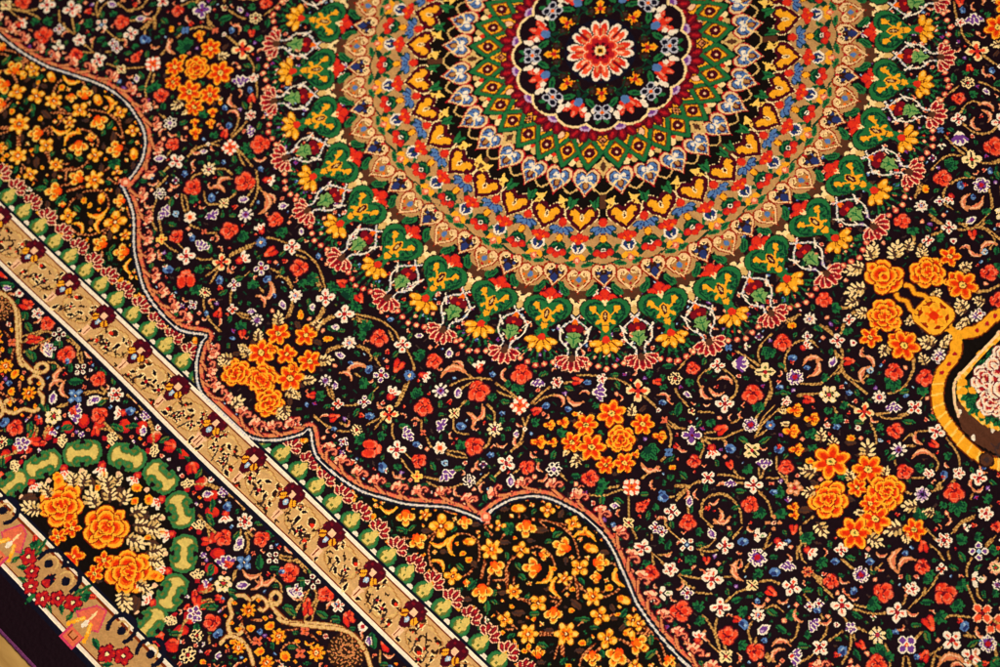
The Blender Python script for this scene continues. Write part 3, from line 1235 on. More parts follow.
SPAN='''
yl 650 1662 318 28 1
yR 711 1642 44 32 1
y 751 1591 318 22 1
y4 818 1581 318 42 1
yR 868 1521 45 25 1
o 824 1517 318 10 1
c 780 1536 799 1533 824 1521
g 726 1680 338 21 1
g 750 1652 286 21 1
g 744 1674 44 15 1
n 793 1626 318 23 1
g 857 1560 286 19 1
yR 797 1669 16 31 1
c 772 1681 749 1695
c 811 1654 814 1628 818 1606
c 822 1614 837 1658 883 1696 933 1700
c 872 1568 905 1542 945 1538 971 1557 990 1583
c 994 1616 997 1634 984 1664
ty 855 1628 127 33 -1
ty 889 1603 54 42 1
yb 924 1557 317 24 1
o 935 1601 317 13 1
o 965 1602 317 14 1
ty 901 1676 357 30 -1
n 986 1601 2 23 1
n 883 1638 317 18 1
g 961 1638 2 22 1
y4 963 1676 328 29 1
pk 918 1468 318 14 1
c 920 1484 964 1491
g 937 1432 225 15 1
y3 960 1451 318 21 1
g 952 1502 26 17 1
c 994 1485 992 1461
y6 996 1527 328 37 1
n 1011 1480 317 23 1
g 1047 1509 45 18 1
yR 1051 1563 16 31 1
c 1005 1569 1035 1621
c 1069 1618 1049 1594 1047 1581
y4 1066 1463 328 28 1
c 1062 1495 1073 1542 1111 1580
g 1098 1509 16 21 1
yR 1030 1400 55 34 1
J 994 1434 138 35 1
yb 964 1367 318 27 1
n 930 1399 318 23 1
g 1016 1652 255 18 1
yR 1011 1661 317 13 1
n 899 1500 318 19 1
g 1008 1340 255 15 1
y4 1036 1307 328 25 1
n 1075 1286 245 23 1
g 1096 1267 318 11 1
y4 1124 1285 338 26 1
c 1040 1350 1074 1355
c 1039 1348 1086 1323 1135 1315 1176 1327 1217 1355
c 1084 1321 1111 1304
c 978 1379 988 1387
ty 1180 1288 328 40 -1
yb 1167 1274 226 13 1
n 1154 1283 318 16 1
n 1067 1370 318 29 1
g 1114 1345 286 25 1
g 1111 1381 307 19 1
yR 1152 1365 158 34 1
yb 1223 1306 338 27 1
n 1262 1288 317 23 1
yR 1279 1319 317 30 1
y4 1242 1378 2 32 1
n 1194 1390 46 19 1
g 1278 1406 17 19 1
ty 1353 1319 27 41 1
c 1296 1304 1314 1294 1336 1295
yR 1301 1367 137 21 1
o 1356 1363 317 17 1
c 1350 1389 1356 1366
c 1085 1440 1095 1420 1127 1409 1164 1417 1190 1437
c 1070 1490 1066 1522 1090 1557 1120 1587
yR 1132 1425 317 20 1
n 1068 1419 318 19 1
yR 1132 1483 137 34 1
g 1132 1526 357 21 1
ty 1186 1473 85 40 -1
o 1185 1438 317 12 1
ty 1231 1481 36 38 1
y 1231 1438 317 25 1
c 1235 1402 1257 1439 1257 1475
c 1241 1404 1274 1424 1301 1448
c 1272 1418 1313 1424
o 1274 1445 317 12 1
c 1069 1598 1098 1572
c 1111 1545 1128 1566
y6 1144 1579 317 26 1
n 1220 1495 317 19 1
g 1029 1654 270 27 1
yR 1072 1651 45 35 1
g 1102 1624 235 18 1
g 1116 1674 45 26 1
g 1122 1645 347 18 1
n 1050 1696 317 20 1
c 1011 1570 1037 1618
c 1047 1587 1067 1619
c 1147 1663 1175 1662
y4 1185 1663 337 26 1
c 1210 1661 1236 1658
o 1172 1619 317 10 1
n 1203 1618 317 27 1
n 1227 1635 317 14 1
c 1116 1581 1090 1547
c 1174 1581 1209 1573
g 1185 1560 255 16 1
y4 1227 1553 2 30 1
g 1243 1585 317 23 1
o 1252 1601 317 11 1
yR 1289 1549 45 31 1
c 1280 1529 1262 1511 1253 1523
n 1318 1473 2 29 1
o 1321 1498 317 13 1
y6 1272 1647 317 34 1
c 1298 1626 1329 1600
n 1311 1593 317 19 1
y6 1361 1564 317 40 1
c 1367 1603 1389 1647
c 1373 1598 1396 1619
g 1332 1640 337 25 1
yR 1337 1666 225 22 1
o 1302 1693 317 12 1
c 1310 1686 1325 1675
n 1366 1681 317 18 1
g 1414 1630 276 22 1
o 1436 1631 317 13 1
g 1236 1687 297 19 1
c 1208 1684 1227 1670
o 1208 1698 317 10 1
w 1141 1704 317 13 1
y6 1339 1418 317 33 1
c 1285 1425 1318 1423
c 1266 1421 1309 1457
c 1376 1483 1369 1518
g 1358 1503 317 18 1
o 1417 1550 317 15 1
n 1428 1572 317 20 1
c 1445 1539 1448 1585 1462 1607
yR 1474 1562 46 28 1
n 1120 1606 317 21 1
c 1365 1401 1381 1358 1381 1344
yb 1417 1360 338 26 1
y4 1398 1449 338 32 1
g 1412 1488 317 19 1
c 1416 1432 1431 1411
n 1409 1403 17 20 1
n 1437 1423 317 17 1
g 1446 1390 266 23 1
o 1435 1407 317 10 1
y4 1483 1388 3 24 1
n 1475 1427 276 20 1
c 1506 1387 1548 1380
c 1518 1414 1550 1382 1570 1374
yb 1498 1426 286 19 1
y4 1465 1485 337 33 1
c 1489 1463 1529 1447
yR 1554 1430 348 34 1
c 1565 1455 1581 1468
g 1569 1395 46 22 1
g 1599 1427 276 28 1
c 1530 1376 1588 1378 1637 1402
c 1601 1407 1648 1427
yR 1659 1403 2 24 1
c 1448 1522 1451 1582 1461 1607
g 1430 1532 46 19 1
g 1486 1529 26 18 1
yR 1526 1509 76 36 1
c 1539 1486 1571 1491
y4 1589 1488 317 22 1
c 1335 1585 1296 1618
c 1404 1619 1377 1596
c 1278 1519 1270 1495 1241 1512
c 1207 1557 1168 1590
g 1370 1490 139 22 -1
c 1470 1517 1463 1569
o 1303 1674 221 12 -1
yb 1515 1424 221 19 -1
y4 1503 1384 221 24 -1
g 1471 1403 221 21 -1
c 1574 1381 1535 1399
c 1542 1448 1513 1457
'''
BORD='''
r 412 2303 42 26 -1
r 405 2339 108 19 -1
r 385 2287 222 17 -1
P5 449 2341 203 26 -1
v 443 2316 444 2279 456 2266
v 429 2365 441 2391 462 2417
R 503 2317 119 34 -1
g 466 2283 130 28 -1
r 470 2244 222 15 -1
Q 432 2202 202 35 -1
v 407 2268 420 2249 420 2234
v 448 2174 433 2157 430 2138
u 482 2163 309 26 -1
g 487 2210 167 19 -1
b4 428 2105 180 33 -1
R 412 2010 108 32 -1
J 415 1982 222 17 -1
v 384 2024 360 2026
A6 326 2007 222 34 -1
v 414 2078 394 2052 358 2032
u 372 2075 272 26 -1
g 340 2058 255 23 -1
R 314 2092 75 34 -1
m 269 2040 42 30 -1
b 245 2010 222 22 -1
v 292 1980 250 1973 212 1977
P5 197 1985 193 22 -1
V 380 2144 222 36 -1
r 399 2142 288 18 -1
g 368 2199 255 27 -1
g 241 2080 202 26 -1
g 206 2045 222 22 -1
v 277 2124 251 2104 205 2093
v 178 1985 136 2001 98 2035
g 368 1979 139 23 -1
C4 486 2030 179 27 -1
v 517 1996 500 2011
g 466 2070 222 34 -1
t 529 2100 119 38 -1
t 516 2123 75 32 -1
R 562 2028 222 38 -1
v 539 1999 504 2015
t 501 1973 193 29 -1
g 533 2049 222 17 -1
u 392 2244 222 15 -1
x5 347 2241 222 30 -1
x5 225 2119 222 30 -1
x5 87 2048 222 28 -1
u 619 2063 166 29 -1
g 659 2114 167 29 -1
b 546 2324 222 17 -1
g 482 2363 222 20 -1
r 809 2000 193 30 -1
r 801 1981 222 18 -1
A5 756 1993 222 26 -1
v 792 2026 774 2041
g 788 2030 140 21 -1
R 699 1994 166 32 -1
g 739 2049 166 28 -1
v 733 2091 700 2038 679 1996
r 694 2069 222 28 -1
C4 638 1995 222 29 -1
v 719 2103 668 2065 648 2023
g 618 2020 222 21 -1
g 606 1971 212 29 -1
v 601 1990 558 1983 532 1998
u 629 2054 166 26 -1
g 925 1995 222 29 -1
u 911 2003 222 20 -1
r 961 1975 179 27 -1
k 863 1984 222 20 -1
v 222 1981 252 1973 295 1979
t 260 1973 356 16 1
v 245 2002 225 1998
g 428 1975 275 18 1
g 201 2035 33 22 1
g 230 2075 14 25 1
v 194 2093 246 2097 286 2098
u 365 2066 63 25 1
v 337 2036 357 2055
v 353 2022 385 2022
u 162 2025 318 22 1
r 57 1998 222 28 -1
g -16 1976 14 22 1
g 21 1988 347 17 1
g 87 1996 253 25 1
v 98 2035 132 2008 172 1994
k 135 1982 318 14 1
t 121 1999 232 20 1
r 283 2138 318 24 1
r 390 2144 317 18 1
v 405 2079 395 2059 383 2041
v 497 2009 529 1988
g 517 2049 317 21 1
b 543 2041 317 13 1
u 383 2237 317 15 1
v 428 2146 444 2161
t 477 2119 327 35 1
v 533 2078 568 2075 592 2090
g 563 2088 317 16 1
v 396 2274 407 2256 409 2229
g 471 2201 317 21 1
r 456 2244 317 17 1
b 469 2238 317 8 1
g 443 2296 286 21 1
g 468 2273 0 16 1
v 417 2301 441 2265
P5 437 2337 317 30 1
v 436 2364 442 2394 458 2423 473 2437
g 475 2364 222 16 1
D 499 2381 317 28 1
g 518 2342 42 18 1
b 544 2332 270 19 1
v 531 2355 547 2369
g 442 2423 317 24 1
r 415 2470 253 30 1
r 460 2446 317 23 1
C 619 2050 317 23 1
t 634 2072 1 21 1
g 644 2110 327 24 1
g 594 2063 317 14 1
v 661 2076 681 2123
x5 397 2400 73 29 1
g 359 2191 253 21 1
v 606 1979 582 1978 547 1981
g 606 2015 317 19 1
v 651 2006 680 2019 699 2059 711 2098
v 662 2071 672 2098 684 2123
v 683 2016 699 2066 711 2091
r 678 2057 233 23 1
t 649 2051 63 19 1
t 734 2006 106 20 1
b 747 1993 317 9 1
g 778 2026 317 21 1
t 877 1998 54 18 1
g 844 2011 317 16 1
g 909 1986 44 23 1
v 962 2001 992 2030
t 995 1991 317 21 1
g 1003 2020 317 21 1
b 1023 2011 317 10 1
D 525 2443 0 33 1
BR 174 2385 23 83 -1
BR -2 2333 0 87 1
O5 84 2416 222 34 -1
O5 96 2467 203 32 -1
o 260 2332 319 22 -1
o 147 2214 222 14 -1
o 32 2170 222 23 -1
o -3 2207 318 21 1
L 259 2388 347 28 -1
L 251 2467 32 33 -1
L 223 2302 319 22 -1
L 195 2269 328 26 -1
L 134 2236 319 31 -1
L 99 2197 288 25 -1
L 120 2299 319 39 -1
L 80 2247 319 33 -1
L 35 2221 288 33 -1
L 116 2225 328 33 1
L 101 2299 337 33 1
n 278 2443 243 33 -1
n 180 2297 319 28 -1
n 96 2262 319 24 -1
n 68 2221 298 24 -1
n 55 2222 286 33 1
O5 -6 2477 317 44 1
o 242 2338 307 27 1
L 181 2276 307 32 1
L 209 2301 327 27 1
L 242 2388 346 27 1
L 229 2462 41 32 1
n 261 2440 42 27 1
n 156 2261 337 27 1
o 128 2261 318 14 1
n 124 2476 317 16 1
z 610 2130 588 2134 574 2117 579 2101 596 2100 610 2116 610 2127
z 588 2136 612 2146 674 2143 720 2107 776 2060 823 2033 890 2025 939 2037 981 2057
z 539 2174 546 2153 574 2146 593 2157 593 2175 582 2178
z 611 2291 656 2296 701 2318
y8 820 2147 317 30 1
y8 559 2207 317 26 1
y8 692 2198 317 27 1
y8 730 2284 317 26 1
x 655 2257 317 21 1
x 740 2126 317 19 1
x 785 2186 317 21 1
o 609 2243 317 18 1
o 646 2195 286 21 1
o 757 2227 355 23 1
o 747 2165 317 10 1
o 686 2275 297 21 1
o 778 2097 317 10 1
ty 782 2144 317 16 1
g 723 2150 317 15 1
g 703 2234 33 18 1
g 751 2190 317 21 1
g 825 2192 317 16 1
c 738 2231 730 2202 747 2175 780 2177
c 764 2120 791 2117
c 694 2168 720 2136
c 597 2214 613 2200
hat 884 2073 317 66 1
z 536 2181 509 2185 493 2206 497 2235 531 2255 544 2285 574 2301 593 2290 595 2267 580 2259
z 575 2345 574 2316 599 2296 630 2293
z 712 2116 673 2151 648 2157
o 617 2188 317 11 1
o 507 2222 317 11 1
o 557 2161 317 11 1
o 552 2274 317 9 1
o 583 2274 317 12 1
c 571 2246 585 2262 612 2265 643 2273
c 589 2223 614 2203
z 917 2031 874 2023 823 2037 766 2081 691 2141
o 602 2314 317 14 1
y8 628 2315 317 23 1
'''
STRIP='''
K -10 2591 317 28 1
K 32 2641 317 27 1
K 69 2606 317 26 1
K 117 2580 327 30 1
g -6 2662 72 30 1
g 74 2646 12 18 1
g 106 2620 31 17 1
g 151 2585 336 19 1
g 144 2618 83 18 1
J 139 2535 157 27 1
r 152 2522 317 13 1
g 105 2545 275 19 1
g 114 2517 286 19 1
nv 40 2531 317 32 1
fl 200 2593 317 53 1
K 325 2614 317 30 1
K 370 2583 317 29 1
g 276 2617 13 23 1
g 353 2635 317 18 1
nv2 300 2529 317 37 1
nv2 428 2518 317 37 1
'''
CURS='0 1806 90 1806 118 1802 154 1787 200 1750 234 1705 250 1675 259 1652 317 1689 362 1702 430 1700 497 1691 556 1674 618 1642 667 1616 710 1585 750 1552 792 1520 843 1497 893 1480 907 1475 903 1460 907 1420 922 1370 941 1339 976 1300 1021 1273 1077 1256 1137 1244 1210 1246 1278 1263 1336 1288 1392 1312 1453 1339 1527 1357 1591 1368 1652 1374 1709 1377 1800 1376 1900 1345 1980 1280 2000 1240 2030 1150 2100 1100 2200 1060 2350 1050 2480 1080 2560 1060 2620 980 2660 840 2760 720 2840 560 2860 360 2870 290 2920 220 2990 150 2995 0'

# ---- the design
RND=np.random.RandomState(7)
def rows(txt):
    for ln in txt.strip().split('\n'):
        t=ln.split()
        yield t[0],[float(q) for q in t[1:]]
BIG=('BR','O5','O6','BRf','L','hat','y8','K')
SCL=.87
def stamp(cv,txt,poly_style,order=None,partof=None,flt=None):
    items=list(rows(txt))
    for c,a in items:
        if c in poly_style:
            P=np.array(a).reshape(-1,2)/1000*S
            poly_style[c](cv,P)
    def key(c): return 0 if c in ('n',) else 1 if c in ('J','g','t') else 2
    for lvl in (0,1,2):
        for c,a in items:
            if c in poly_style or key(c)!=lvl: continue
            u,v,ang,r,sg=a
            if flt and not flt(c,u/1000,v/1000): continue
            if partof: cv.part=partof(c,u/1000,v/1000)
            M[c](Pen(cv,u/1000*S,v/1000*S,ang,r/1000*S*(.97 if c in BIG else 1.0 if c[0]=='y' else SCL),sg))
    cv.part=0
def vine_field(cv,P): cv.line(smooth(P),1.15,'vine','vine2',2.2)
def vine_span(cv,P): cv.line(smooth(P),1.05,'apricot','rust',2.2)
def vine_frame(cv,P):
    cv.line(smooth(P),2.9,'rust');cv.line(smooth(P),2.1,'cream2');cv.line(smooth(P),.9,'sand','cream2',2.6)
def medallion(cv):
    rad=math.radians
    def P(r,th,size=1.,rot=0): return Pen(cv,r*S*math.cos(rad(th)),r*S*math.sin(rad(th)),th+rot,size*S)
    def disc(r,col): cv.ell(0,0,r*S,r*S,0,col)
    def ringpart(n): cv.part=n
    H8=[45+s*(6.5+11*i) for i in range(4) for s in (1,-1)]   # the 8 hearts of a quarter, closer spacing away from the 45 degree axis
    H8+= [90+(90-h) for h in H8 if h>80]+[-h for h in H8 if h<10]
    k32=[11.25*k for k in range(0,9)]
    # palmette ring: 32 green palmettes with gold fans, white brackets between
    ringpart(18)
    for th in k32:
        # gold fan and rayed dots
        for d in (-.078,-.055,-.028,0,.028,.055,.078):
            R=1.186-abs(d)*.30;a0=rad(th)+d*.5/1.1;a1=rad(th)+d/R
            cv.line([(1.125*S*math.cos(a0),1.125*S*math.sin(a0)),((R-.014)*S*math.cos(a1),(R-.014)*S*math.sin(a1))],1.2,'green','dgreen',5)
            cv.ell(R*S*math.cos(a1),R*S*math.sin(a1),1.75,1.75,0,'crimson');cv.ell(R*S*math.cos(a1),R*S*math.sin(a1),1.45,1.45,0,'salmon');cv.ell(R*S*math.cos(a1),R*S*math.sin(a1),.7,.7,0,'cream')
    for th in k32:
        t2=th+5.625
        if t2<96:
            p=P(0,0);q=lambda r,d: (r*S*math.cos(rad(t2)+d/r),r*S*math.sin(rad(t2)+d/r))
            b=P(.922,t2,.034);b.poly([(-1,-1.1),(.1,-.9),(.7,-1),(.5,0),(.7,1),(.1,.9),(-1,1.1)],'brown')
            for d in (-.019,.019): x,y=q(.943,d);cv.ell(x,y,2.3,2.0,rad(t2),'cream')
            x,y=q(.957,0);cv.ell(x,y,2.2,2.0,rad(t2),'cream')
            x,y=q(.978,0);cv.ell(x,y,3.0,2.1,rad(t2),'cream2')
            for sg in (-1,1):
                cv.line([q(.985,-sg*.022),q(1.008,0),q(1.028,sg*.03),q(1.052,sg*.05)],1.1,'white','silver',2.4)
                cv.line([q(1.035,sg*.055),q(1.062,sg*.035)],1.0,'white')
                cv.line(smooth([q(1.052,sg*.046),q(1.078,sg*.045),q(1.098,sg*.035),q(1.103,sg*.024),q(1.095,sg*.021)]),1.05,'white')
                cv.line(smooth([q(1.1,sg*.034),q(1.118,sg*.016),q(1.135,sg*.014),q(1.148,sg*.026),q(1.142,sg*.034)]),1.05,'white','silver',2.4)
            x,y=q(1.022,0);cv.ell(x,y,2.4,1.7,rad(t2),'orange')
            for r,d in ((1.044,-.017),(1.044,.017),(1.04,0)): x,y=q(r,d);cv.ell(x,y,2.6,2.1,rad(t2),'maroon')
            x,y=q(1.047,0);cv.ell(x,y,1.2,1.2,0,'red')
            b=P(1.08,t2,.032);b.poly([(-.7,0),(-.6,.75),(-.05,.55),(.1,.95),(.5,.4),(1.1,0),(.5,-.4),(.1,-.95),(-.05,-.55),(-.6,-.75)],'lgreen');b.line([(-.5,0),(.8,0)],.1,'green',sm=False,mn=.9);b.line([(-.3,.5),(.1,0),(-.3,-.5)],.08,'green',sm=False,mn=.8)
            f=P(1.152,t2,.05)
            for a in (-88,88,-58,58,-29,29,0):
                c,s=math.cos(rad(a)),math.sin(rad(a));f.ell(.5*c,.6*s,.52,.25,a,'peach');f.ell(.5*c,.6*s,.44,.17,a,'crimson');f.ell(.4*c,.5*s,.3,.1,a,'maroon')
            f.ell(0,0,.26,.24,0,'brown')
        # flower above the palmette
        for sg in (-1,1):
            l=P(.899,th+sg*2.7,.029,sg*35);l.ell(0,0,.9,.5,0,'green');l.ell(0,0,.66,.28,0,'dgreen');l.line([(-.7,0),(.7,0)],.1,'green',sm=False,mn=.7)
        b=P(.925,th,.03)
        for x,y in ((-.35,0),(.25,.8),(.25,-.8)): b.ell(x,y,.66,.6,0,'crimson');b.ell(x,y,.56,.5,0,'red')
        b.ell(.55,0,.45,.36,0,'cream');b.ell(.3,0,.2,.2,0,'red2')
        h=P(1.0,th,1.)
        heart(h,.172,.146,'dbrown');heart(h,.164,.14,'green');heart(h,.132,.112,'dgreen');heart(h,.124,.104,'green')
        for sg in (-1,1):
            h.line([(-.052,.012*sg),(-.056,.04*sg),(-.03,.064*sg),(.0,.058*sg),(.03,.034*sg)],.005,'dgreen',mn=.8)
            h.ell(-.026,.042*sg,.02,.018,0,'dgreen');h.ell(-.030,.040*sg,.0145,.012,0,'gold');h.ell(-.02,.048*sg,.008,.007,0,'green')
            h.line([(-.02,.03*sg),(-.004,.016*sg)],.007,'gold',mn=1.0);h.ell(.016,.024*sg,.010,.006,40*sg,'gold');h.ell(.004,.036*sg,.007,.006,0,'dgreen')
        h.poly([(-.03,0),(-.016,.015),(.0,.016),(.012,.021),(.022,.009),(.034,.011),(.046,.011),(.055,0),(.046,-.011),(.034,-.011),(.022,-.009),(.012,-.021),(.0,-.016),(-.016,-.015)],'gold')
        h.line([(.03,-.012),(.03,.012)],.003,'dgreen',sm=False,mn=.7)
        h.ell(-.004,0,.02,.009,0,'wine');h.ell(-.004,0,.011,.0035,0,'cream2',.5)
        for sg in (-1,1): h.line([(.055,.012*sg),(.072,.01*sg),(.085,.022*sg)],.012,'green',mn=1.2)
        f=P(1.088,th,.046)
        for a in (-80,-40,40,80,0):
            c,s=math.cos(rad(a)),math.sin(rad(a));f.ell(.55*c+.05,.72*s,.52,.3,a,'rust');f.ell(.57*c+.05,.74*s,.46,.24,a,'gold');f.ell(.74*c+.05,.9*s,.17,.1,a,'yellow')
        f.ell(-.12,0,.3,.28,0,'red')
    # tan floral ring
    ringpart(16);disc(.868,'tan')
    for i,th in enumerate(k32):
        cv.ell(.868*S*math.cos(rad(th+5.6)),.868*S*math.sin(rad(th+5.6)),.05*S,.035*S,rad(th+95.6),'tan')
    As=sorted(H8);Bs=sorted([45+11*i*s+0 for i in range(0,5) for s in (1,-1)]+[0,90])
    Bs=[45]+[45+s*(12+11*i) for i in range(3) for s in (1,-1)]+[0,90,-9,99]
    def wav(): 
        T=np.linspace(-5,95,400);ph=(T-45)/11.0*2*np.pi/1
        R=.797+.009*np.cos(ph)
        return np.c_[R*np.cos(np.radians(T)),R*np.sin(np.radians(T))]*S
    cv.line(wav(),1.0,'dgreen')
    for th in Bs:
        for sg in (-1,1):
            l=P(.772,th+sg*2.6,.03,sg*60);l.ell(0,0,.95,.34,0,'dgreen')
            l=P(.70,th+sg*2.9,.02,sg*50);l.ell(0,0,.9,.4,0,'dgreen')
            l=P(.748,th+sg*3.4,.02,-sg*40);l.ell(0,0,.9,.36,0,'green');l.ell(0,0,.5,.16,0,'dgreen')
            l=P(.804,th+sg*4.0,.021,sg*75);l.ell(0,0,.95,.42,0,'green');l.ell(0,0,.5,.16,0,'dgreen')
        b=P(.737,th,.03);b.poly([(-.75,0),(-.2,.8),(.7,1.15),(.9,.4),(.5,0),(.9,-.4),(.7,-1.15),(-.2,-.8)],'dgreen');b.line([(.1,.6),(-.3,0),(.1,-.6)],.12,'green',sm=False,mn=.9)
        b=P(.762,th,.026)
        for x,y in ((0,-.8),(0,.8),(.35,0)): b.ell(x,y,.5,.55,0,'crimson');b.ell(x+.1,y,.36,.42,0,'red')
        b.ell(-.35,0,.3,.34,0,'white');b.ell(-.38,0,.15,.2,0,'dgreen')
    for th in As:
        b=P(.78,th,.027)
        for a in (-62,0,62):
            c,s=math.cos(rad(a)),math.sin(rad(a));b.ell(.3*c-.2,.75*s,.5,.32,a*.6,'gold')
        b.ell(.35,0,.5,.42,0,'coral');b.ell(.3,0,.26,.2,0,'peach')
        b=P(.740,th,.026)
        for sg in (-1,1): b.poly([(-.9,.1*sg),(-.5,.75*sg),(.1,1.02*sg),(.8,.5*sg),(1,0),(.2,0)],'white');b.poly([(-.6,.2*sg),(-.3,.62*sg),(.15,.74*sg),(.6,.36*sg),(.75,.05*sg),(.1,.16*sg)],'dblue')
        b.poly([(-.9,0),(-.3,.3),(.3,0),(-.3,-.3)],'dgreen')
        b=P(.714,th,.026)
        for x,y in ((-.2,-.75),(-.2,.75),(.25,0),(-.55,0)): b.ell(x,y,.46,.5,0,'crimson');b.ell(x,y,.38,.4,0,'red')
        b.ell(.1,.45,.2,.2,0,'orange');b.ell(.1,-.45,.2,.2,0,'orange')
    # cream hearts
    ringpart(17)
    for k in range(0,18):
        th=5.625*k;tanh=k%2==1;r=.868 if tanh else .849
        h=P(r,th,1.)
        heart(h,.091,.099,'ember');heart(h,.08,.088,'sand');heart(h,.062,.068,'rust');heart(h,.056,.062,'tan2' if tanh else 'dbrown')
        if not tanh: h.ell(.008,0,.016,.0125,0,'dblue');h.ell(-.012,.016,.008,.006,0,'dblue',.6);h.ell(-.012,-.016,.008,.006,0,'dblue',.6)
        else: h.ell(.013,0,.006,.005,0,'crimson',.7);h.ell(-.008,.0,.011,.009,0,'blue')
        for sg in (-1,1):
            h.line([(-.034,.006*sg),(-.026,.012*sg),(-.02,.02*sg),(-.026,.027*sg),(-.031,.02*sg)],.0045,'cream',mn=.75)
            h.ell(-.002,.02*sg,.005,.005,0,'orange' if tanh else 'cream2',.5)
        h.ell(-.034,0,.008,.005,0,'crimson',.7)
    # black ring with gold and blue hearts
    ringpart(15);disc(.645,'umber')
    for th in Bs:
        b=P(.678,th,.034)
        b.ell(-.05,.95,.4,.26,50,'dgreen');b.ell(-.05,-.95,.4,.26,-50,'dgreen')
        for a in (-75,-38,0,38,75):
            c,s=math.cos(rad(a)),math.sin(rad(a));b.ell(.5*c-.2,.8*s,.5,.26,a,'dblue');b.ell(.52*c-.2,.82*s,.44,.19,a,'blue')
        b.ell(-.72,0,.48,.46,0,'crimson');b.ell(-.72,0,.4,.38,0,'red')
        b=P(.711,th,.016);b.ell(0,0,1,.8,0,'rust');b.ell(0,0,.8,.66,0,'gold')
    for i,th in enumerate(As):
        h=P(.643,th,1.)
        heart(h,.122,.112,'cream');heart(h,.114,.105,'wine');heart(h,.076,.064,'gold')
        h.poly([(.0,.012),(.034,0),(.0,-.012)],'gold')
        for sg in (-1,1): h.ell(-.020,.027*sg,.017,.014,0,'gold');h.ell(-.006,.038*sg,.009,.009,0,'wine');h.ell(.010,.030*sg,.007,.006,0,'wine');h.ell(-.034,.012*sg,.006,.006,0,'wine')
        h.ell(-.026,0,.012,.010,0,'wine');h.ell(-.008,0,.013,.007,0,'cream');h.ell(-.008,0,.007,.003,0,'wine',.5)
    ringpart(14)
    for th in (0,45,90):
        b=P(.575,th,.034);b.poly([(-.9,-.3),(.9,-.3),(.9,.3),(-.9,.3)],'brown')
    for th in H8:
        j=int(round((abs(th-45)-6.5)/11));alt=(j+(1 if th>45 else 0))%2
        for sg in (-1,1):
            b=P(.585,th+sg*3.6,.029,sg*12)
            if alt: 
                b.poly([(-.9,-.5*sg),(-.3,.1),(-.8,.7*sg),(.3,.55*sg),(.9,0),(.2,-.35*sg)],'green');b.line([(-.5,.3*sg),(.5,.1*sg)],.08,'dgreen',sm=False,mn=.7)
            else:
                b.poly([(-1,-.25*sg),(-.55,.1*sg),(-.2,.85*sg),(.1,.3*sg),(.85,.45*sg),(.55,-.2*sg),(-.1,-.3*sg)],'yellow');b.ell(.3,.05,.16,.14,0,'rust')
    for a,b_ in zip(sorted(H8)[:-1],sorted(H8)[1:]):
        m=(a+b_)/2;w=(b_-a)/2*.62
        q=lambda r,t:(r*S*math.cos(rad(t)),r*S*math.sin(rad(t)))
        cv.line([q(.528,m-w),q(.548,m-w*.25),q(.55,m),q(.548,m+w*.25),q(.528,m+w)],1.1,'cream2')
    for th in H8:
        h=P(.512,th,1.)
        heart(h,.098,.112,'crimson');heart(h,.089,.103,'sand');heart(h,.074,.084,'wine');heart(h,.068,.077,'blue')
        h.ell(.006,0,.019,.012,0,'wine');h.ell(.006,0,.013,.007,0,'tan2');
        for sg in (-1,1): h.line([(-.008,.004*sg),(-.0,.02*sg),(.012,.026*sg)],.006,'cream',mn=.9);h.ell(-.022,.013*sg,.009,.007,30*sg,'white');h.line([(-.02,.022*sg),(-.012,.03*sg)],.004,'dblue',mn=.8)
        h.ell(-.014,0,.011,.006,0,'white')
    # green lattice
    ringpart(13);disc(.4,'gold')
    for a in np.arange(-11.25,102,11.25):
        pass
    Hs=sorted(H8)
    for a,b_ in zip(Hs[:-1],Hs[1:]):
        m=(a+b_)/2
        o=P(.437,m,.026);axis=abs(m/45-round(m/45))<.02
        if axis:
            f=P(.452,m,.04);f.poly([(-1,0),(-.4,.32),(-.1,1.05),(.2,.45),(1,0),(.2,-.45),(-.1,-1.05),(-.4,-.32)],'cream2');f.poly([(-.6,0),(0,.3),(.5,0),(0,-.3)],'brown')
        else:
            o.ell(.1,.5,.6,.44,20,'cream');o.ell(.1,-.5,.6,.44,-20,'cream2');o.ell(-.4,0,.3,.3,0,'red')
        i_=P(.352,m,.032)
        if axis: i_.poly([(-.7,0),(0,.5),(.8,0),(0,-.5)],'dbrown');i_.poly([(-.4,0),(0,.3),(.55,0),(0,-.3)],'apricot');i_.ell(.1,0,.16,.14,0,'wine')
        else: i_.ell(0,.2,.66,.4,20,'rust');i_.ell(0,.2,.5,.28,20,'peach')
    for th in Hs:
        d=5.7
        q=lambda r,t:(r*S*math.cos(rad(t)),r*S*math.sin(rad(t)))
        D=[q(.345,th),q(.4,th+d),q(.456,th),q(.4,th-d)]
        cv.poly(D,'gold')
        c=P(.4,th,.021);c.ell(0,0,.9,.86,0,'wine');c.petals(4,.62,.3,.3,'wine',45);c.ell(0,0,.22,.22,0,'peach')
        cv.line(D+[D[0]],3.2,'dgreen');cv.line(D+[D[0]],2.3,'green')
        Di=[q(.362,th),q(.4,th+d*.72),q(.439,th),q(.4,th-d*.72)];cv.line(Di+[Di[0]],.7,'rust')
    # maroon palmettes round the centre
    ringpart(12)
    for k in range(-1,6):
        th=11.25+22.5*k
        f=P(.292,th,.068)
        for a in (-100,-66,-33,0,33,66,100):
            c,s=math.cos(rad(a)),math.sin(rad(a));f.ell(.56*c,.74*s,.5,.28,a,'wine');f.ell(.58*c,.76*s,.42,.2,a,'maroon');f.ell(.7*c,.88*s,.2,.08,a,'crimson')
        f.ell(.05,0,.36,.36,0,'lilac');f.ell(.05,0,.24,.24,0,'purple')
    for k in range(-1,6):
        th=22.5*k;cv.ell(.243*S*math.cos(rad(th)),.243*S*math.sin(rad(th)),.073*S,.073*S,0,'cream')
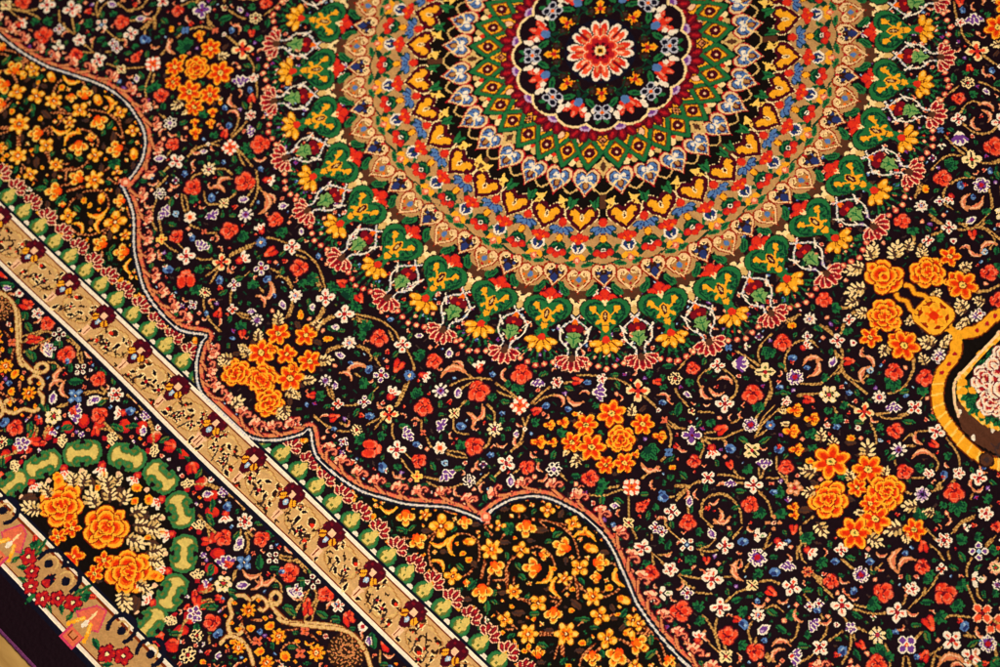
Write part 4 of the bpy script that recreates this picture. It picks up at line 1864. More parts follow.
    for k in range(-1,6):
        th=22.5*k;cv.ell(.243*S*math.cos(rad(th)),.243*S*math.sin(rad(th)),.0655*S,.0655*S,0,'ground')
    disc(.255,'ground')
    for k in range(-1,6):
        th=11.25+22.5*k
        for r,d,s in ((.256,0,1),(.236,.016,.9),(.236,-.016,.9),(.27,0,.8)): cv.ell(r*S*math.cos(rad(th)+d/r),r*S*math.sin(rad(th)+d/r),2.3*s,1.9*s,rad(th),'white')
        f=P(.228,22.5+45*((k+1)//1)-45,.05) if k>=0 and k<3 else None
        if f is not None:
            for sg in (-1,1): f.ell(-.45,.85*sg,.58,.2,60*sg,'green');f.ell(-.45,.85*sg,.3,.08,60*sg,'dgreen');f.ell(-.95,.25*sg,.4,.13,-30*sg,'dgreen')
            for x,y,t in ((.3,.55,30),(.3,-.55,-30),(.5,0,0),(.05,.35,20),(.05,-.35,-20)): f.ell(x,y,.46,.24,t,'red');f.ell(x+.14,y,.24,.1,t,'salmon')
            f.ell(-.3,0,.34,.3,0,'blue')
    for k in (0,1,2):
        th=45*k
        f=P(.243,th,.036)
        for sg in (-1,1): f.ell(.95,.4*sg,.4,.2,40*sg,'green')
        f.petals(4,.6,.42,.4,'silver',45);f.petals(4,.6,.27,.26,'navy',45);f.ell(0,0,.2,.2,0,'orange')
        f=P(.168,th,.03);f.petals(3,.62,.48,.42,'gold',0);f.petals(3,.45,.3,.2,'orange',0);f.ell(0,0,.28,.28,0,'crimson')
        for sg in (-1,1):
            f.line([(.2,1.2*sg),(-.5,1.6*sg),(-1.0,.7*sg)],.1,'green',mn=.8)
    for k in range(-1,5):
        th=22.5*k+11.25;f=P(.158,th,.02);f.ell(0,0,.9,.8,0,'dbrown');f.ell(.2,0,.4,.3,0,'bark')
        f=P(.185,22.5*k+22.5 if k%2==0 else 22.5*k+22.5,.026)
    for k in range(0,2):
        f=P(.163,22.5+45*k,.03);f.line([(-.6,-1),(.2,0),(-.6,1)],.12,'dgreen',mn=.9)
    ringpart(11)
    cv.ell(0,0,.127*S,.127*S,0,'navy');cv.ell(0,0,.121*S,.121*S,0,'navy')
    for k in range(-2,7):
        th=22.5*k+(1.6 if k%2 else -1.6)+11.25
        q=P(.087,th,1);q.ell(0,0,.034,.0178,0,'white')
    for k in range(-2,7):
        th=22.5*k+(1.6 if k%2 else -1.6)+11.25
        q=P(.082,th,1);q.ell(-.001,0,.028,.0125,0,'red2' if k%2 else 'red');q.ell(-.008,0,.012,.005,0,'peach' if k%2 else 'apricot',.6)
        t2=22.5*k;q=P(.086,t2,1);q.ell(0,0,.032,.0026,0,'ground' if k%2 else 'maroon',.5)
    cv.ell(0,0,.06*S,.06*S,0,'crimson')
    for k in range(-1,4):
        q=P(.05,45*k+22.5,1);q.ell(0,0,.016,.021,0,'peach');q.ell(-.001,0,.013,.018,0,'red2');q.ell(-.005,0,.009,.012,0,'crimson')
    cv.ell(0,0,.042*S,.042*S,0,'crimson');cv.ell(0,0,.034*S,.034*S,0,'wine')
    for k in range(-1,4): q=P(.03,45*k,1);q.ell(0,0,.007,.006,0,'crimson')
    cv.ell(0,0,.02*S,.02*S,0,'cream');cv.ell(0,0,.012*S,.012*S,0,'gold');cv.ell(0,0,.007*S,.007*S,0,'dbrown')
    cv.part=0
def cartouche(cv):
    K=lambda L:[(u*S,v*S) for u,v in L]
    cv.part=21
    C=[(1.60,-.03),(1.612,.026),(1.629,.047),(1.639,.085),(1.64,.12),(1.648,.145),(1.664,.175),(1.686,.204),(1.715,.228),(1.747,.243),(1.80,.256),(1.853,.265),(1.9,.264),(1.94,.255),(1.985,.238),(2.06,.205),(2.15,.15),(2.22,.09),(2.25,.03),(2.255,-.03)]
    cv.poly(K(C+[(2.2,-.2),(1.7,-.2)]),'umber')
    inner=[(1.692,-.04),(1.70,.089),(1.714,.123),(1.737,.149),(1.773,.162),(1.814,.167),(1.852,.164),(1.9,.147),(1.96,.1),(1.99,.04),(1.995,-.04)]
    # brown patterned surround
    br=[(1.735,.178),(1.76,.2),(1.82,.232),(1.88,.236),(1.95,.22),(2.04,.175),(2.12,.12),(2.17,.05),(2.18,-.04),(1.99,-.04),(1.99,.04),(1.96,.1),(1.9,.15),(1.852,.168),(1.8,.168),(1.76,.16)]
    cv.poly(K(br),'brown')
    for i in range(46):
        u=1.74+.42*RND.rand();v=.25*RND.rand()
        x,y=int(u*S*KF),int(v*S*KF)
        if 0<=y<QH*KF and cv.c[y,x]==PAL['brown']:
            a=RND.rand()*3
            if i%3: cv.line([(u*S,v*S),(u*S+4*math.cos(a),v*S+4*math.sin(a)),(u*S+5*math.cos(a+.9),v*S+5*math.sin(a+.9))],1.2,'bark')
            else: cv.ell(u*S,v*S,2,1.2,a,'white')
    cv.poly(K(inner),'umber')
    cv.line(smooth(K(inner)),3.4,'gold','yellow',5)
    cv.line(smooth(K([(1.69,-.04),(1.692,.06),(1.689,.095),(1.695,.126),(1.714,.154),(1.74,.18),(1.78,.205)])),1.6,'cream','peach',2.6)
    for u,v,a in ((1.735,.095,20),(1.76,.128,60),(1.80,.142,90),(1.85,.135,110),(1.72,.03,0),(1.9,.12,120),(1.73,.0,0)): M['J'](Pen(cv,u*S,v*S,a,6.5,1))
    for u,v in ((1.715,.108),(1.735,.13),(1.755,.11),(1.83,.15)): cv.ell(u*S,v*S,2.4,2.2,0,'gold')
    for u,v,r in ((1.765,.05,.055),(1.9,.07,.06),(1.83,.098,.052),(1.84,.02,.078),(1.94,.0,.06),(1.765,-.03,.06)): M['WR'](Pen(cv,u*S,v*S,u*4000,r*S,1))
    # gold frame with red studs
    cv.line(smooth(K(C[1:])),8.2,'rust');cv.line(smooth(K(C[1:])),6.6,'gold')
    P=smooth(K(C[1:]));arc=0;last=-9
    for i in range(len(P)-1):
        arc+=math.hypot(*(P[i+1]-P[i]))
        if arc-last>5.6:
            last=arc
            if arc<26: cv.ell(P[i][0],P[i][1],1.3,1.3,0,'crimson')
            else:
                d=(P[i+1]-P[i])/max(1e-6,math.hypot(*(P[i+1]-P[i])));cv.line([P[i]-3*np.array([-d[1],d[0]]),P[i]+3*np.array([-d[1],d[0]])+1.5*d],1.2,'yellow')
    cv.line(K([(1.552,0),(1.59,-.004),(1.612,.02)]),5.6,'gold')
    cv.ell(1.94*S,.255*S,4.6,4.6,0,'dbrown');cv.ell(1.94*S,.255*S,3.6,3.6,0,'brown');cv.ell(1.94*S,.255*S,1.6,1.6,0,'bark')
    # square pendant flower and its curling stem
    p=Pen(cv,1.4955*S,0,0,.066*S,1)
    p.petals(4,.55,.52,.52,'rust',45);p.ell(0,0,.95,.95,0,'rust');p.petals(4,.55,.46,.46,'amber',45);p.ell(0,0,.88,.88,0,'amber')
    p.ell(0,0,.72,.72,0,'ember');p.petals(6,.42,.3,.24,'amber',0);p.petals(6,.48,.18,.13,'gold',0);p.petals(6,.3,.14,.08,'orange',30);p.ell(0,0,.24,.22,0,'flame')
    cv.line(smooth(K([(1.448,.03),(1.425,.032),(1.40,.02),(1.375,.03),(1.36,.022)])),3.8,'rust');cv.line(smooth(K([(1.448,.03),(1.425,.032),(1.40,.02),(1.375,.03),(1.36,.022)])),2.5,'gold')
    cv.part=0
def acanthus(cv,C):
    P=smooth(np.array(C)*S,8);d=np.diff(P,axis=0);L=np.r_[0,np.cumsum(np.hypot(*d.T))]
    def at(s):
        x=np.interp(s,L,P[:,0]);y=np.interp(s,L,P[:,1]);a=np.array([np.interp(s+1.5,L,P[:,0])-np.interp(s-1.5,L,P[:,0]),np.interp(s+1.5,L,P[:,1])-np.interp(s-1.5,L,P[:,1])]);a/=np.hypot(*a)+1e-9
        return np.array([x,y]),a,np.array([a[1],-a[0]])     # normal towards the field (smaller v)
    off=np.array([at(s)[0]+at(s)[2]*3.0 for s in L]);cv.part=3
    cv.line(off,3.4,'maroon');cv.line(off,2.1,'apricot','coral',9)
    s=7.;cusps=[]
    for i in range(1,len(C)-1):
        a=np.subtract(C[i],C[i-1]);b=np.subtract(C[i+1],C[i]);cs=np.dot(a,b)/(np.hypot(*a)*np.hypot(*b)+1e-9)
        if cs<.25: cusps.append(L[i*8])
    while s<L[-1]-4:
        o,t,n=at(s)
        if not any(abs(s-c)<5 for c in cusps):
            f=lambda x,y:o+t*x*.84+n*(1.2+y*.8)
            cv.line(smooth([f(9,2.2),f(4,4.2),f(.5,7),f(-.5,10.5)]),2.4,'maroon',w2=2.4);cv.line(smooth([f(9,2.2),f(4,4.2),f(.5,7),f(-.5,10.5)]),1.5,'apricot',w2=1.6)
            cv.line(smooth([f(1,7.5),f(2,11.2),f(4.6,12.4),f(6.2,10.6),f(4.8,9.4)]),2.1,'maroon');cv.line(smooth([f(1,7.5),f(2,11.2),f(4.6,12.4),f(6.2,10.6),f(4.8,9.4)]),1.1,'salmon')
            for x,y in ((-3.6,8),(-2.6,10.8),(-.2,12.2)):
                q=f(x,y);cv.ell(q[0],q[1],1.8,1.35,math.atan2(*(n[::-1])),'crimson');cv.ell(q[0],q[1],1.6,1.0,math.atan2(*(n[::-1])),'peach')
            q=f(-1.4,8.8);cv.ell(q[0],q[1],1.3,1.1,0,'coral')
        s+=13.8
    cv.line(P,4.0,'navy');cv.line(P,1.25,'white','silver',1.8)
    cv.part=0
def guard(cv):
    Z=cv.band;cv.band(1.803,1.972,None,5)
    Z(1.797,1.807,'navy');Z(1.807,1.818,'white');Z(1.818,1.823,'rust');Z(1.823,1.945,'gtan');Z(1.945,1.950,'rust');Z(1.950,1.961,'white');Z(1.961,1.976,'navy')
    cv.part=5
    def blot(x,y,a,s,kind):
        p=Pen(cv,x,y,a,s,1)
        if kind==0: p.petals(4,.62,.5,.4,'cream',45);p.petals(4,.6,.38,.28,'ground',45);p.ell(0,0,.28,.28,0,'crimson')
        elif kind==1: p.ell(0,0,1.1,.6,0,'cream');p.ell(.1,0,.85,.38,0,'ground')
        elif kind==2: p.ell(0,0,1,.8,0,'cream');p.ell(-.1,0,.75,.6,0,'dbrown');p.ell(.5,0,.4,.4,0,'red')
        elif kind==3: p.poly([(-1,.5),(0,.2),(1,.6),(.4,0),(1,-.6),(0,-.2),(-1,-.5),(-.5,0)],'dbrown')
        else: p.line([(-1,-.4),(-.4,.2),(.2,-.1),(.9,.5)],.34,'dbrown',mn=1.4);p.ell(.2,.5,.3,.24,0,'red')
    for k in range(0,24):
        u0=.19*k
        uc=u0+.095
        # cloud-shaped panel between two ornaments, drawn a little differently each time
        r=np.random.RandomState(100+k)
        for i in range(14):
            a=2*math.pi*i/14
            cv.ell((uc-.004)*S+9.6*math.cos(a),1.884*S+7.2*math.sin(a),1.7,1.5,0,'cream2')
        cv.ell((uc-.004)*S,1.884*S,9.4,7.0,0,'gtan')
        base=[(-.052,1.862,60),(-.035,1.905,20),(-.005,1.868,0),(.018,1.9,90),(.045,1.872,-30),(.0,1.918,10),(-.062,1.89,-40),(.05,1.912,50),(-.02,1.886,70),(.03,1.858,10),(-.045,1.845,30),(.028,1.925,-20)]
        for i,(du,v,a) in enumerate(base):
            kd=(i*3+k*5+r.randint(3))%5
            blot((uc+du+.006*r.randn())*S,(v+.005*r.randn())*S,a+r.randint(-40,40),(3.2 if kd in (1,4) else 3.7)*(.62+.4*r.rand()),kd)
        T=np.linspace(0,6.283,40);cv.line(np.c_[(uc-.004)*S+11.4*np.cos(T)+.5*np.sin(6*T),1.884*S+8.6*np.sin(T)+.5*np.cos(5*T)],.8,'tan2')
        for du,dv in ((-.075,.935),(-.068,.84),(.062,.935),(.07,.845)): blot((uc+du)*S,(1+dv)*S,r.randint(360),2.0+r.rand(),int(r.choice([1,3,4])))
        for du in (-.022,.03): cv.line([((uc+du)*S,1.9*S),((uc+du+.012)*S,1.936*S)],1.0,'bark')
    for k in range(0,25):
        u=.19*k;p=Pen(cv,u*S,1.853*S,90,7.3,1)      # x towards the outer edge
        p.poly([(-1.05,-.75),(-1.15,0),(-1.05,.75),(-.5,1.0),(0,.85),(.35,1.05),(.55,.55),(1.0,.35),(1.3,0),(1.0,-.35),(.55,-.55),(.35,-1.05),(0,-.85),(-.5,-1.0)],'wine')
        for sg in (-1,1):
            p.poly([(.0,.25*sg),(.45,.3*sg),(.55,.7*sg),(.12,.85*sg),(-.1,.55*sg)],'gold');p.line([(.05,.35*sg),(.4,.7*sg)],.08,'rust',sm=False,mn=.8)
            p.ell(-.75,.5*sg,.14,.14,0,'maroon');p.ell(-.3,.85*sg,.12,.12,0,'maroon')
        p.poly([(-.5,-.26),(-.5,.26),(.05,.24),(.05,-.24)],'peach');p.ell(.46,0,.24,.2,0,'lblue');p.ell(.46,0,.1,.1,0,'white')
        q=Pen(cv,(u+.008)*S,1.922*S,90,4.0,1);q.poly([(-.9,-.55),(-.9,.55),(.7,.4),(.9,0),(.7,-.4)],'peach');q.line([(-.7,.1),(.6,.05)],.1,'rust',sm=False,mn=.8)
    cv.part=0
def beads(cv):
    cv.band(1.70,1.803,None,4);cv.band(1.742,1.796,'ground')
    cv.part=4
    for k in range(-1,46):
        u=.248+.0845*k
        if u<0: u=.03
        f=Pen(cv,(u+.004)*S,1.741*S,-90,6.9,1)
        for a in (-84,84,-42,42,0):
            c,s=math.cos(math.radians(a)),math.sin(math.radians(a));f.ell(.55*c+.2,.62*s,.46,.29,a*.8,'peach');f.ell(.55*c+.2,.62*s,.37,.205,a*.8,'maroon');f.ell(.62*c+.2,.7*s,.18,.08,a*.8,'crimson')
        b=Pen(cv,u*S,1.775*S,90,6.0,1)
        b.ell(0,0,1.0,1.0,0,'green');b.ell(0,0,.88,.88,0,'jade');b.ell(0,0,.66,.66,0,'olive')
        b.poly([(-.5,-.5),(-.1,-.62),(.2,-.3),(.55,-.35),(.5,.1),(.55,.45),(.15,.3),(-.15,.62),(-.5,.45),(-.3,.0)],'chain')
        b.ell(-.45,0,.22,.24,0,'green');b.ell(.1,-.05,.12,.12,0,'olive')
        f.ell(-.3,0,.42,.34,0,'chain')
        w=Pen(cv,(u+.042)*S,1.794*S,0,2.0,1);w.ell(0,0,1,1,0,'white')
    cv.part=0
class Flat(Pen):
    def at(s,px,py): return Pen.at(s,px,py*.78)
    def ell(s,px,py,rx,ry,rot,col,mn=.55): Pen.ell(s,px,py,rx,ry*.8 if rx!=ry else ry*.9,rot,col,mn)
def carts(cv):
    for (u,v) in ((0,2.09),(.135,2.123),(.258,2.218),(.329,2.338),(.355,2.459)):
        pass
    A=[(0,2.09),(.135,2.123),(.258,2.218),(.329,2.338),(.355,2.459)]
    ctr=(0,2.46)
    cv.poly([(u*S,v*S) for u,v in [(-.05,2.12)]+A+[(.36,2.52),(-.05,2.52)]],'umber')
    y0,y1,x1=int(2.09*S*KF),int(2.502*S*KF),int(.36*S*KF)
    sub=cv.c[y0:y1,:x1];cv.p[y0:y1,:x1][sub==PAL['umber']]=7
    cv.part=7
    for i,(u,v) in enumerate(A):
        if i<4: tx,ty=A[i+1][0]-(A[i-1][0] if i else -A[1][0]),A[i+1][1]-(A[i-1][1] if i else A[1][1])
        else: tx,ty=.01,.12
        a=math.degrees(math.atan2(ty,tx));p=Flat(cv,u*S,v*S,a,.068*S,1)   # x along the arch, y towards the inside
        p.poly([(-.95,-.3),(-.8,-.72),(-.3,-.8),(0,-.62),(.3,-.8),(.8,-.72),(.95,-.3),(.95,.3),(.8,.72),(.3,.8),(0,.62),(-.3,.8),(-.8,.72),(-.95,.3)],'jade')
        p.ell(-.5,0,.5,.76,0,'jade');p.ell(.5,0,.5,.76,0,'jade')
        p.ell(-.5,0,.36,.58,0,'olive');p.ell(.5,0,.36,.58,0,'olive');p.poly([(-.5,-.28),(.5,-.28),(.5,.28),(-.5,.28)],'olive')
        p.ell(-.5,0,.3,.5,0,'chain');p.ell(.5,0,.3,.5,0,'chain');p.poly([(-.5,-.22),(.5,-.22),(.5,.22),(-.5,.22)],'chain')
        for sx in (-1,1):
            for sy in (-1,1):
                p.ell(.22*sx,.52*sy,.31,.31,0,'olive');p.ell(.2*sx,.55*sy,.28,.28,0,'jade');p.ell(.24*sx,.5*sy,.1,.1,0,'olive');p.line([(.36*sx,.3*sy),(.45*sx,.5*sy),(.3*sx,.7*sy),(.12*sx,.6*sy)],.05,'green',mn=.8)
        p.ell(0,.72,.14,.16,0,'ground');p.ell(0,-.72,.14,.16,0,'ground')
    for i in range(4):
        (u,v),(u2,v2)=A[i],A[i+1];m=np.array([(u+u2)/2,(v+v2)/2]);d=np.array([ctr[0]-m[0],ctr[1]-m[1]]);d/=np.hypot(*d);a=math.degrees(math.atan2(d[1],d[0]))
        q=m+d*.05;M['m'](Pen(cv,q[0]*S,q[1]*S,a,.03*S,1))
    for i in range(5):
        u,v=A[i];d=np.array([u-ctr[0],v-ctr[1]]);d/=np.hypot(*d);a=math.degrees(math.atan2(d[1],d[0]));n=np.array([-d[1],d[0]])
        q=np.array([u,v])+d*.085;cv.ell(q[0]*S-d[0]*4,q[1]*S-d[1]*4,3,3,0,'ground')
        for t,w in ((.0,.05),(.055,.018),(-.055,.018)):
            x=q+n*t+d*w*.5
            cv.ell(x[0]*S,x[1]*S,5.0,3.9,math.atan2(d[1],d[0])+t*12,'ground');cv.ell(x[0]*S,x[1]*S,4.3,3.2,math.atan2(d[1],d[0])+t*12,'crimson');cv.ell(x[0]*S+.8*d[0],x[1]*S+.8*d[1],3.2,2.3,math.atan2(d[1],d[0])+t*12,'red')
        x=np.array([u,v])-d*.062;cv.ell(x[0]*S,x[1]*S,1.6,1.6,0,'peach')
    cv.part=0
def K_flower(p):
    p.petals(5,.6,.48,.46,'wine');p.petals(5,.6,.38,.36,'crimson');p.petals(5,.72,.14,.12,'red');p.ell(0,0,.3,.3,0,'wine');p.ell(0,0,.2,.2,0,'cream')
M['K']=K_flower
M['y8']=lambda p:(p.petals(8,.62,.42,.26,'rust'),p.petals(8,.66,.36,.2,'gold'),p.petals(8,.42,.2,.08,'orange'),p.ell(0,0,.24,.24,0,'cream'),p.ell(0,0,.08,.08,0,'rust'))
def _hat(p):
    p.ell(0,0,.98,.98,0,'dbrown')
    for i in range(30):
        t=6.283*i/30
        p.line([(.12*math.cos(t),.12*math.sin(t)),(.5*math.cos(t+.12),.5*math.sin(t+.12)),(.94*math.cos(t+.34),.94*math.sin(t+.34))],.03,'apricot' if i%2 else 'tan2','dbrown',2.8+.5*(i%3),mn=.9)
    p.line([(-.5,-.3),(0,0),(.5,.35)],.06,'apricot','dbrown',3,mn=1.2)
M['hat']=_hat
def strip(cv):
    Z=cv.band;cv.band(2.496,2.676,None,8);cv.band(2.676,9,None,9)
    Z(2.492,2.501,'navy');Z(2.501,2.513,'white');Z(2.513,2.520,'rust');Z(2.520,2.648,'tan');Z(2.648,2.653,'rust');Z(2.653,2.666,'white');Z(2.666,2.684,'navy');Z(2.684,2.81,'ground')
def strip_motifs(cv,txt):
    cv.part=8
    period=.5
    items=list(rows(txt))
    def navy(u,v,r,ph):
        p=Pen(cv,u*S,v*S,0,r*S,1)
        P=[(.95*math.cos(t),.95*math.sin(t)) for t in np.linspace(ph,ph+4.4,16)]
        p.line(P,.3,'navy',mn=2.6);p.line([(.5*math.cos(t),.5*math.sin(t)) for t in np.linspace(ph+1,ph+4,10)],.14,'cream2',mn=.9)
        p.ell(.1,.1,.3,.3,0,'navy')
    for c,a in items:
        u,v,ang,r,sg=a;u/=1000;v/=1000;r/=1000
        for rep in range(0,8):
            for uu in ({u+period*2*rep,2*period*(rep+1)-u} if True else ()):
                if uu>4.0: continue
                if c=='nv': 
                    navy(uu,2.545,.05,2.2)
                elif c=='nv2': navy(uu,v,.047,2.4 if uu%1<.5 else .4)
                elif c=='fl':
                    p=Pen(cv,uu*S,2.585*S,90,.054*S,1)
                    p.poly([(-1.15,-.3),(-.95,.3),(.1,.95),(.35,.5),(.1,.1),(.1,-.1),(.3,-.5),(.05,-.95),(-.95,-.45)],'coral');p.line([(-1.15,-.3),(-.95,.3),(.1,.95),(.35,.5)],.1,'pink',sm=False,mn=1.0);p.line([(-1.1,-.4),(.05,-.95),(.3,-.5)],.1,'pink',sm=False,mn=1.0)
                    p.poly([(-.8,0),(-.4,.12),(.1,0),(-.4,-.12)],'cream')
                    for s_ in (-1,1): p.line([(.1,.3*s_),(.5,.55*s_),(.95,.75*s_)],.26,'gold',mn=1.6);p.line([(.1,.3*s_),(.5,.5*s_)],.1,'yellow',mn=1)
                    p.ell(.25,0,.3,.16,0,'white')
                    p.poly([(.85,-.5),(.85,.5),(1.75,.5),(1.75,-.5)],'coral');p.line([(.85,-.55),(1.75,-.55),(1.75,.55),(.85,.55)],.09,'pink',sm=False,mn=1.1);p.poly([(1.0,-.28),(1.0,.28),(1.42,.28),(1.42,-.28)],'rust');p.poly([(.98,-.2),(.98,.2),(1.35,.2),(1.35,-.2)],'apricot')
                else: M[c](Pen(cv,uu*S,v*S,ang if uu<period else ang,r*S*1.05,sg))
    cv.part=0
def filler(fv,U0=0,U1=3.,V0=0,V1=1.8,g='ground',kinds=None,seed=21,N=40000):
    g=PAL[g];r=np.random.RandomState(seed);k=KF
    for _ in range(N*2):
        u,v=U0+r.rand()*(U1-U0),V0+r.rand()*(V1-V0)
        x,y=u*S,v*S;i,j=int(x*k),int(y*k);w=int(round(r.choice([1.9,2.3,2.8,3.4])*k))
        if j-w<0 or i-w<0: continue
        b=fv.c[j-w:j+w+1,i-w:i+w+1]
        if b.size==0 or (b!=g).any(): continue
        q=r.rand();s=w/k*.92;a=r.randint(360)
        if kinds: M[str(r.choice(kinds))](Pen(fv,x,y,a,s*.95,1))
        elif q<.45: M['g'](Pen(fv,x,y,a,s,1))
        elif q<.56: M[str(r.choice(['A5','C','A6','P5']))](Pen(fv,x,y,a,s*.95,1))
        elif q<.64: fv.ell(x,y,1.3,1.3,0,'salmon');fv.ell(x,y,.6,.6,0,'cream')
        elif q<.74: M['r'](Pen(fv,x,y,a,s*.7,1))
        elif q<.80: M['b'](Pen(fv,x,y,a,s*.6,1))
        elif q<.90: M['n'](Pen(fv,x,y,a,s*.85,1))
        else: M['t'](Pen(fv,x,y,a,s*.9,1))
def build():
    C=np.array([float(q) for q in CURS.split()]).reshape(-1,2)/1000
    cv=Canvas(QH,QW);cv.c[:]=PAL['umber'];cv.p[:]=2
    # corner piece, bead row
    rep=[]
    for c,a in rows(SPAN):
        if c=='c': rep.append(c+' '+' '.join('%d'%q for q in (np.array(a).reshape(-1,2)*[1,1]+[760,60]).ravel()))
        else: rep.append('%s %d %d %d %d %d'%(c,a[0]+760,a[1]+60,a[2],a[3],a[4]))
    for sh in (1520,760):
        R=[]
        for c,a in rows(SPAN):
            if c=='c': R.append(c+' '+' '.join('%d'%q for q in (np.array(a).reshape(-1,2)+[sh,-40 if sh>1000 else 0]).ravel()))
            elif a[0]+sh>1640: R.append('%s %d %d %d %d %d'%(c,a[0]+sh,a[1]-(40 if sh>1000 else 0),a[2],a[3],a[4]))
        stamp(cv,'\n'.join(R),{'c':lambda cv,P:vine_span(cv,P) if P[:,0].min()>1.66*S else None})
    stamp(cv,SPAN,{'c':vine_span})
    filler(cv,0,3.0,.9,1.745,'umber',['y','y4','o','g','g','n','yb','o','y3'],5,22000)
    beads(cv)
    # main border
    y0=int(1.972*S*KF);cv.c[y0:]=PAL['ground'];cv.p[y0:]=6
    vz={'v':vine_field,'c':vine_span,'z':vine_frame}
    stamp(cv,BORD,vz,flt=lambda c,u,v:c=='hat');carts(cv)
    stamp(cv,BORD,vz,flt=lambda c,u,v:c!='hat',partof=lambda c,u,v:7 if (c in('BR','O5','L') or (c in 'on' and u<.34 and v>2.15)) else 0)
    filler(cv,0,1.2,1.99,2.48,'ground',['g','g','A5','r','u','b','P5','x','t','o'],9,14000)
    w=int(1.16*S*KF);y1=int(2.51*S*KF)
    for k in range(1,5):                      # the border repeats, mirrored each time
        a=w*k;n=min(w,cv.c.shape[1]-a)
        if n<=0: break
        for A in (cv.c,cv.p):
            src=A[y0:y1,:w];A[y0:y1,a:a+n]=(src[:,::-1] if k%2 else src)[:,:n]
    strip(cv);guard(cv);strip_motifs(cv,STRIP)
    # field
    fv=Canvas(QH,QW);fv.c[:]=PAL['ground'];fv.p[:]=1
    big=lambda c,u,v:c not in('BR',)
    extra=[]
    for c,a in rows(FIELD):
        if c=='v':
            P=np.array(a).reshape(-1,2)
            if P[:,0].min()>1150: extra.append('v '+' '.join('%d'%q for q in (P*[-1,1]+[4560,0]).ravel()))
        elif a[0]>1150 and c not in('BR','BRf','O6','O5','x6','L','n'):
            if 4560-a[0]>2290: extra.append('%s %d %d %d %d %d'%(c,4560-a[0],a[1],180-a[2],a[3],-a[4]))
    stamp(fv,'\n'.join(extra),{'v':lambda cv,P:vine_field(cv,P) if P[:,0].min()>2.3*S else None})
    B=lambda c,u,v:(30 if u<.4 else 31 if math.hypot(u-.978,v-1.016)<.3 else 33 if v<.4 else 32) if c in('BR','BRf','O5','O6','x6','L') else 0
    stamp(fv,FIELD,{'v':vine_field},partof=B)
    filler(fv)
    medallion(fv);cartouche(fv)
    # composite along the lobed outline
    mask=Canvas(QH,QW);P=smooth(C*S,8)
    cc=np.vstack([P,[0,0]] if C[-1,1]<.01 else [P]);mask.poly(cc,'cream');m=mask.c==PAL['cream']
    cv.c[m]=fv.c[m];cv.p[m]=fv.p[m]
    acanthus(cv,C)
    for y_,x_,r,col in ((1.46,.905,.014,'coral'),): cv.ell(x_*S,y_*S,2.9,2.9,0,'coral');cv.ell(x_*S,y_*S,1.4,1.4,0,'peach')
    # keep the straight guard line on top where the outline touches it
    a=int(round(1.807*S*KF));b=int(round(1.818*S*KF));cv.c[a:b][np.isin(cv.c[a:b],[PAL['navy'],PAL['apricot'],PAL['crimson']])]=PAL['white']
    # the two end borders: the side border turned by 90 degrees, mitred at the corner
    qh,qw=cv.c.shape;jj,ii=np.mgrid[0:qh,0:qw];d=qw-1-ii;e=qh-1-jj
    w2=qh-int(1.80*S*KF);k=(d<w2)&(d<e)
    cv.c[k]=cv.c[qh-1-d[k],jj[k]];cv.p[k]=cv.p[qh-1-d[k],jj[k]]
    far=(ii>.42*S*KF)|((jj<2.0*S*KF));cv.p[(cv.p==7)&far]=6
    return cv

# ------------------------------------------------------------------ carpet as knots
cv=build()
qh,qw=cv.c.shape
full=lambda A: np.vstack([np.hstack([A[::-1,::-1],A[::-1,:]]),np.hstack([A[:,::-1],A])])     # four-fold mirror of the woven quarter
COL,PID=full(cv.c),full(cv.p)
NH,NW=COL.shape
KN=1.0/(S*KF)                                  # one knot, in design units
rng=np.random.RandomState(11)
LIN=np.array([[((c/255+.055)/1.055)**2.4 if c>10 else c/255/12.92 for c in n[1:]] for n in _names])*DYE
def lowfreq(x,y,amp,scale,seed):
    r=np.random.RandomState(seed);o=np.zeros(np.shape(x))
    for _ in range(5):
        a=r.rand()*6.283;f=(.5+r.rand())/scale;o=o+np.sin((x*np.cos(a)+y*np.sin(a))*6.283*f+r.rand()*6.283)
    return o*amp/2.2
jit=rng.rand(NH+1,NW+1)
rowj=np.cumsum(rng.randn(NH+1))*.05;rowj-=np.linspace(rowj[0],rowj[-1],NH+1);colj=np.cumsum(rng.randn(NW+1))*.05;colj-=np.linspace(colj[0],colj[-1],NW+1)
def vert(i,j):                                 # grid corner -> rug surface in metres; weaving wobble, uneven pile
    u=(i-NW/2)*KN;v=(j-NH/2)*KN
    edge=np.clip(np.minimum(NH/2-abs(j-NH/2),NW/2-abs(i-NW/2))/25.,0,1)
    du=KN*edge*(lowfreq(u,v,.9,.9,1)+colj[i]*.5+(jit[j,i]-.5)*.22);dv=KN*edge*(lowfreq(u,v,.9,.8,2)+rowj[j]*.5+(jit[(j*7+3)%(NH+1),i]-.5)*.22)
    z=PILE+KN*UM*(jit[(j*3+1)%(NH+1),(i*5+2)%(NW+1)]-.5)*RELIEF+UM*lowfreq(u,v,.0022,.55,3)*edge
    return np.stack([(u+du)*UM,-(v+dv)*UM,z],-1)
def rect(i0,i1,j0,j1,st):
    ii=np.arange(i0,i1,st);jj=np.arange(j0,j1,st)
    I,J=np.meshgrid(ii,jj);I=I.ravel();J=J.ravel();I2=np.minimum(I+st,i1);J2=np.minimum(J+st,j1)
    ci=np.minimum(I+st//2,i1-1);cj=np.minimum(J+st//2,j1-1)
    q=np.stack([J*(NW+1)+I,J2*(NW+1)+I,J2*(NW+1)+I2,J*(NW+1)+I2],1)
    return q,COL[cj,ci],PID[cj,ci],ci,cj
fi0,fi1=int(NW/2-2.15/KN),int(NW/2+2.75/KN);fj0=int(NH/2-1.45/KN)
